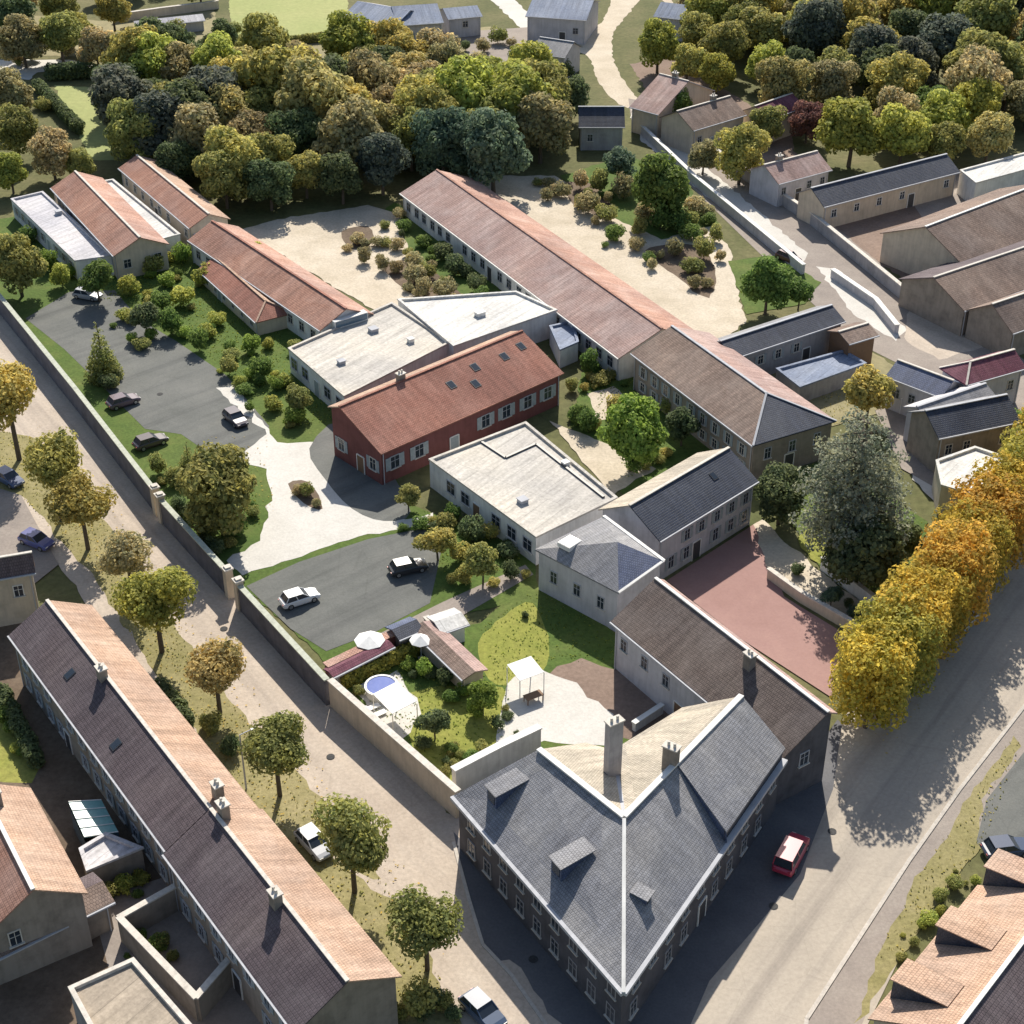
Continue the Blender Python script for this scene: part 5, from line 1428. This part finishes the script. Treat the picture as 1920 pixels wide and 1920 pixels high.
# ------------------------------------------------------------------ cars
CARS = {}
def car_mesh(van=False):
    L, Wd = (4.7, 1.85) if van else (4.1, 1.74)
    top = 1.95 if van else 1.46
    belt = 1.05 if van else .9
    hw = Wd / 2
    st = [(-.5, .42, .62, .84), (-.47, .3, .78, .95), (-.36, .24, .88, 1), (-.1, .22, .9, 1), (.2, .22, .9, 1), (.4, .24, .78, .98), (.48, .3, .66, .92), (.5, .4, .56, .82)]
    if van:
        st = [(a, b, c + .13, e) for a, b, c, e in st]
    def loft(rings, closed=True):
        m = MB()
        k = len(rings[0])
        for r_ in rings:
            m.v += r_
        for i in range(len(rings) - 1):
            for j in range(k):
                jj = (j + 1) % k
                m.f.append((i * k + j, i * k + jj, (i + 1) * k + jj, (i + 1) * k + j))
        m.f.append(tuple(reversed(range(k))))
        m.f.append(tuple((len(rings) - 1) * k + j for j in range(k)))
        return m
    rings = []
    for x, zb, zt, wf in st:
        w = hw * wf
        rings.append([(x * L, -w * .94, zb), (x * L, w * .94, zb), (x * L, w, zb + .18), (x * L, w * .98, zt - .1), (x * L, w * .88, zt), (x * L, -w * .88, zt), (x * L, -w * .98, zt - .1), (x * L, -w, zb + .18)])
    body = loft(rings).mesh('body', 'car_paint', uv=False)
    cx = [(-.47 if van else -.42, 0), (-.44 if van else -.33, 1), (.1 if van else .04, 1), (.27 if van else .22, 0)]
    g = []
    for x, u in cx:
        z = belt + (top - .05 - belt) * u
        w = hw * (.9 - .12 * u)
        g.append([(x * L, -w, z - .06), (x * L, w, z - .06), (x * L, w, z), (x * L, -w, z)])
    m = MB()
    b0, t0, t1, b1 = [(cx[i][0] * L, belt - .03 + (top - belt - .05) * cx[i][1], hw * (.9 - .13 * cx[i][1])) for i in range(4)]
    def P(q, s_):
        return (q[0], q[2] * s_, q[1])
    for s_ in (1, -1):
        f = [P(b0, s_), P(b1, s_), P(t1, s_), P(t0, s_)]
        m.poly(f if s_ < 0 else f[::-1])
    m.poly([P(b1, -1), P(b1, 1), P(t1, 1), P(t1, -1)])
    m.poly([P(b0, 1), P(b0, -1), P(t0, -1), P(t0, 1)])
    glass = m.mesh('glazing', 'glass', uv=False)
    m = MB()
    m.slab([P((t0[0] - .06, t0[1] + .05, t0[2] + .02), -1), P((t1[0] + .08, t1[1] + .03, t1[2] + .02), -1), P((t1[0] + .08, t1[1] + .03, t1[2] + .02), 1), P((t0[0] - .06, t0[1] + .05, t0[2] + .02), 1)], .06)
    for s_ in (1, -1):
        for lo, hi in ((b0, t0), (b1, t1), (((b0[0] + b1[0]) / 2, b0[1], b0[2]), ((t0[0] + t1[0]) / 2, t0[1], t0[2]))):
            m.tube(P((lo[0], lo[1], lo[2] + .01), s_), P((hi[0], hi[1], hi[2] + .01), s_), .05, .05, 5)
    roof = m.mesh('roof', 'car_paint', uv=False)
    t, rm = MB(), MB()
    t.tube((0, -.1, 0), (0, .1, 0), .32, .32, 14)
    rm.tube((0, -.115, 0), (0, .115, 0), .2, .2, 10)
    hl, tl_ = MB(), MB()
    hl.box((0, 0, 0), (.12, .34, .14))
    tl_.box((0, 0, 0), (.1, .22, .2))
    return dict(L=L, hw=hw, body=body, glass=glass, roof=roof, tyre=t.mesh('wheel', 'tyre', uv=False), rim=rm.mesh('rim', 'rim', uv=False), hl=hl.mesh('headlight', 'lamp', uv=False), tl=tl_.mesh('tail_light', 'tail_lamp', uv=False), zt=st[0][2])
def car(p, ang, col, label, van=False, group='parked cars'):
    if van not in CARS:
        CARS[van] = car_mesh(van)
    k = CARS[van]
    o = thing('parked_van' if van else 'parked_car', label, 'van' if van else 'car', (p[0], p[1], .08), R(ang), group)
    for nm, me in (('body', k['body']), ('glazing', k['glass']), ('roof', k['roof'])):
        c = link(nm, me, o)
        c.color = (*col, 1)
    for x in (-.31, .31):
        for s_ in (-1, 1):
            w = link('wheel', k['tyre'], o)
            w.location = (x * k['L'], s_ * (k['hw'] - .1), .32)
            link('rim', k['rim'], w)
    for s_ in (-1, 1):
        a = link('headlight', k['hl'], o)
        a.location = (k['L'] * .485, s_ * k['hw'] * .62, .56 + (.12 if van else 0))
        b = link('tail_light', k['tl'], o)
        b.location = (-k['L'] * .485, s_ * k['hw'] * .66, .6 + (.12 if van else 0))
car((-47.67, 23.87), 36, (.12, .08, .10), 'dark plum car with pale bonnet glare in the upper car park')
car((-42.48, 14.11), 36, (.07, .05, .05), 'dark brown car parked along the wall by the slim conifer')
car((-33.31, 19.66), -54, (.05, .04, .06), 'blackish car at the edge of the white gravel drive')
car((-21.51, -17.04), 30, (.75, .75, .74), 'white car parked alone in the lower car park')
car((-10.83, -11.6), 22, (.03, .032, .035), 'black car parked beside the shrubs of the lower car park')
car((22.98, -52.87), 62, (.38, .035, .075), 'crimson van parked in the shade of the corner building', van=True)
car((-56.95, 5.93), -40, (.06, .09, .18), 'dark blue car at the head of the avenue')
car((-50.68, -6.66), -30, (.10, .11, .28), 'violet-blue car beside the shaded brown roof')
car((40.11, 66.65), -52, (.10, .03, .04), 'maroon car by the white pavement of the back street')
car((41.07, 90.68), -45, (.80, .80, .76), 'white car glinting across the back street')
car((40.91, -52.14), 10, (.05, .07, .12), 'navy car in the grey car park by the dormer house')
car((44.71, -21.06), 53, (.30, .31, .32), 'silver car in the shade under the golden row')
car((49.44, 28.66), -35, (.10, .16, .34), 'blue car in front of the blue-roofed house')
car((-58.78, 54.13), -20, (.35, .36, .38), 'silver car at the back of the upper car park')
car((-16.43, -51.53), -52, (.45, .46, .48), 'grey car beside the widest street tree')
car((-2.18, -68.82), -50, (.06, .09, .15), 'dark blue car in the shade at the crossroads kerb')

# ------------------------------------------------------------------ garden furniture and small things
p0 = (-12.21, -31.4)
pl = thing('swimming_pool', 'round blue-covered swimming pool on the white surround', 'pool', (*p0, 0))
m = MB()
ring = [(p0[0] + 1.5 * math.cos(a * .2618), p0[1] + 1.5 * math.sin(a * .2618)) for a in range(24)]
m.prism(ring, 0, .9)
m.build('pool_wall', 'white_trim', pl)
m = MB()
m.prism([(p0[0] + 1.36 * math.cos(a * .2618), p0[1] + 1.36 * math.sin(a * .2618)) for a in range(24)], .8, .94)
m.build('water', 'pool_water', pl)
m = MB()
for a in range(24):
    b = (a + 1) % 24
    m.bar((*ring[a], .95), (*ring[b], .95), .22, .08)
m.build('rim', 'white_canvas', pl)
def parasol(p, mat, label, r=1.5, h=2.3):
    o = thing('parasol', label, 'parasol', (p[0], p[1], 0))
    m = MB()
    m.tube((*p, 0), (*p, h + .45), .04, .03)
    m.build('pole', 'white_trim', o)
    m = MB()
    m.box((*p, .06), (.6, .6, .12), .4)
    m.build('base', 'kerb_stone', o)
    m = MB()
    for i in range(8):
        a, b = i * math.pi / 4, (i + 1) * math.pi / 4
        m.poly([(p[0] + r * math.cos(a), p[1] + r * math.sin(a), h - .05), (p[0] + r * math.cos(b), p[1] + r * math.sin(b), h - .05), (p[0], p[1], h + .5)])
    m.build('canopy', mat, o)
parasol((-13.64, -26.17), 'white_canvas', 'white parasol beside the wine-roofed lean-to')
parasol((-8.75, -26.17), 'white_canvas', 'white parasol between the clipped hedge and the tool shed', 1.1)
def table_set(p, rz, label):
    o = thing('garden_table', label, 'table', (p[0], p[1], 0), rz)
    b = base_of(o)
    m = MB()
    m.box((p[0], p[1], .74), (1.8, .9, .06))
    m.build('table_top', 'timber', o)
    for x in (-.8, .8):
        for y in (-.36, .36):
            m = MB()
            m.box((p[0] + x, p[1] + y, .36), (.07, .07, .72))
            m.build('leg', 'timber', o)
table_set((1.99, -32.57), R(30), 'dark timber table on the white terrace')
table_set((42.72, 32.19), R(30), 'timber table on the tan yard behind the cedar')
tp = (49.1, 23.2)
mq = thing('canvas_tent', 'white canvas tent beside the long lavender house', 'tent', (*tp, 0))
m = MB()
for x, y in ((-2, -1.6), (2, -1.6), (2, 1.6), (-2, 1.6)):
    m.tube((tp[0] + x, tp[1] + y, 0), (tp[0] + x, tp[1] + y, 2.3), .04, .04)
m.build('pole', 'white_trim', mq)
m = MB()
cn = [(tp[0] + x, tp[1] + y, 2.2) for x, y in ((-2.1, -1.7), (2.1, -1.7), (2.1, 1.7), (-2.1, 1.7))]
for i in range(4):
    m.poly([cn[i], cn[(i + 1) % 4], (tp[0], tp[1], 3.4)])
m.build('canopy', 'white_canvas', mq)
def lamp_post(p, label):
    o = thing('street_lamp', label, 'lamp', (p[0], p[1], 0), 0, 'street lamps')
    m = MB()
    m.tube((*p, 0), (*p, 6.2), .09, .06)
    m.build('pole', 'zinc', o)
    m = MB()
    m.bar((p[0], p[1], 6.2), (p[0] + .9, p[1] + .5, 6.35), .07, .07)
    a = m.build('arm', 'zinc', o)
    m = MB()
    m.box((p[0] + 1.1, p[1] + .6, 6.36), (.55, .24, .12), R(30))
    m.build('lamp_head', 'white_trim', a)
lamp_post((-23.1, -44.45), 'slim street lamp in front of the join between the two brown terraces')


def canopy(p, w, l, rz, label):
    o = thing('canopy', label, 'canopy', (p[0], p[1], 0))
    M2 = Matrix.Rotation(rz, 2)
    cs_ = [Vector(p) + M2 @ Vector((sx * w / 2, sy * l / 2)) for sx, sy in ((-1, -1), (1, -1), (1, 1), (-1, 1))]
    for c in cs_:
        m = MB()
        m.tube((c.x, c.y, 0), (c.x, c.y, 2.2), .05, .05)
        m.build('post', 'white_trim', o)
    m = MB()
    m.slab([(c.x, c.y, 2.25 + .25 * (i > 1)) for i, c in enumerate(cs_)], .05)
    m.build('canvas', 'white_canvas', o)
canopy((-10.69, -34.85), 3.4, 2.6, R(-55), 'pale white canvas canopy beside the round pool')
canopy((1.26, -30.62), 2.6, 2.4, R(30), 'white canvas canopy at the edge of the white terrace')
def lounger(p, rz, label):
    o = thing('lounger', label, 'lounger', (p[0], p[1], 0), rz, 'loungers by the pool')
    m = MB()
    m.box((p[0], p[1], .3), (1.3, .6, .08))
    m.build('seat', 'white_canvas', o)
    m = MB()
    m.box((p[0] - .85, p[1], .5), (.6, .6, .07), 0)
    m.build('backrest', 'white_canvas', o)
    for x in (-.5, .5):
        for y in (-.25, .25):
            m = MB()
            m.box((p[0] + x, p[1] + y, .14), (.05, .05, .26))
            m.build('leg', 'white_trim', o)
lounger((-12.84, -33.72), R(35), 'white lounger at the pool wall side of the surround')
lounger((-12.18, -34.63), R(35), 'white lounger between the pool and the canvas canopy')

# ------------------------------------------------------------------ grass tufts and fallen leaves: what nobody could count
def scatter(name, label_mat, polys, dens, size, cols, up, seed):
    r = random.Random(seed)
    V, F = [], []
    for poly in polys:
        xs, ys = [p[0] for p in poly], [p[1] for p in poly]
        x0, x1, y0, y1 = min(xs), max(xs), min(ys), max(ys)
        for _ in range(int((x1 - x0) * (y1 - y0) * dens)):
            p = (r.uniform(x0, x1), r.uniform(y0, y1))
            if not inside(p, poly):
                continue
            s = size * r.uniform(.5, 1.5)
            a = r.uniform(0, 6.28)
            ca, sa = math.cos(a) * s, math.sin(a) * s
            k = len(V)
            z = .14 if not up else .02
            if up:
                V += [(p[0] - ca, p[1] - sa, z), (p[0] + ca, p[1] + sa, z), (p[0] + ca * .6 + sa * .4, p[1] + sa * .6 - ca * .4, z + .1 + s * .9), (p[0] - ca * .6, p[1] - sa * .6, z + .1 + s * .7)]
            else:
                V += [(p[0] - ca, p[1] - sa, z), (p[0] + sa * .6, p[1] - ca * .6, z + .01), (p[0] + ca, p[1] + sa, z + .02), (p[0] - sa * .6, p[1] + ca * .6, z + .01)]
            F.append((k, k + 1, k + 2, k + 3))
    me = bpy.data.meshes.new(name)
    me.from_pydata(V, [], F)
    me.materials.append(MATS['leaf'])
    o = link(name, me, None)
    o.color = (*cols, 1)
    o['kind'] = 'stuff'
scatter('grass', None, [[(-75.34, 76.35), (-47.1, 70.45), (-27.78, 38.08), (-21.24, 19.92), (-25.6, 18.63), (-36.83, 33.64), (-49.32, 49.1), (-62.17, 57.59)], [(-11.16, -0.17), (-6.5, 0.91), (1.68, -10.43), (-6.61, -13.32)], [(-16.08, -30.62), (-9.29, -25.75), (0, -29.02), (-0.96, -38.17), (-4.66, -43.78)],
                        [(-3.17, -21.5), (2.18, -15.2), (6.45, -17.95), (12.27, -27.4), (3.6, -26.58), (-1.51, -29.82)], [(-40.04, 10.01), (-30.18, 10.01), (-27.33, -2.31), (-30.48, -8.46)], [(8.81, 32.19), (15.19, 36.58), (21.76, 18.63), (13.34, 6.51)], [(29.1, 6.51), (37.16, 11.2), (44.78, -2.31), (36.4, -18.85)]], 5.0, .085, (.22, .27, .07), True, 1)
scatter('dry_grass', None, [[(-64.01, 18.63), (-56.97, 16.1), (-44.2, -2.31), (-33.26, -21.5), (-25.18, -33.72), (-18.78, -42.41), (-11.41, -53.36), (-6.62, -62.43), (-3.53, -70.03), (-8.54, -71.46), (-13.23, -62.43), (-18.43, -53.36), (-25.35, -42.41), (-33.31, -29.82), (-42.96, -13.32), (-54.9, 3.11)],
                            [(27.92, -63.49), (31.75, -56.89), (37.58, -48.39), (41.78, -42.41), (45.43, -37.45), (45.77, -38.89), (39.07, -51.53), (30.08, -62.96)], [(28.65, 33.64), (44.99, 41.13), (48.45, 23.87), (38.41, 18.63)]], 4.0, .08, (.42, .38, .16), True, 2)
scatter('fallen_leaves', None, [[(-58.26, 21.22), (-45.35, 3.11), (-27.35, -25.75), (-15.96, -42.41), (-4.18, -60.81), (-6.45, -66.08), (-17.69, -52.14), (-31.52, -31.4), (-48.36, -4.4)], [(30.97, -34.48), (59.41, 6.51), (60.52, -0.17), (33.27, -40.32)], [(-36.72, 16.1), (-29.12, 16.1), (-25.85, -0.17), (-30.21, -6.45)]], .9, .10, (.50, .36, .09), False, 3)
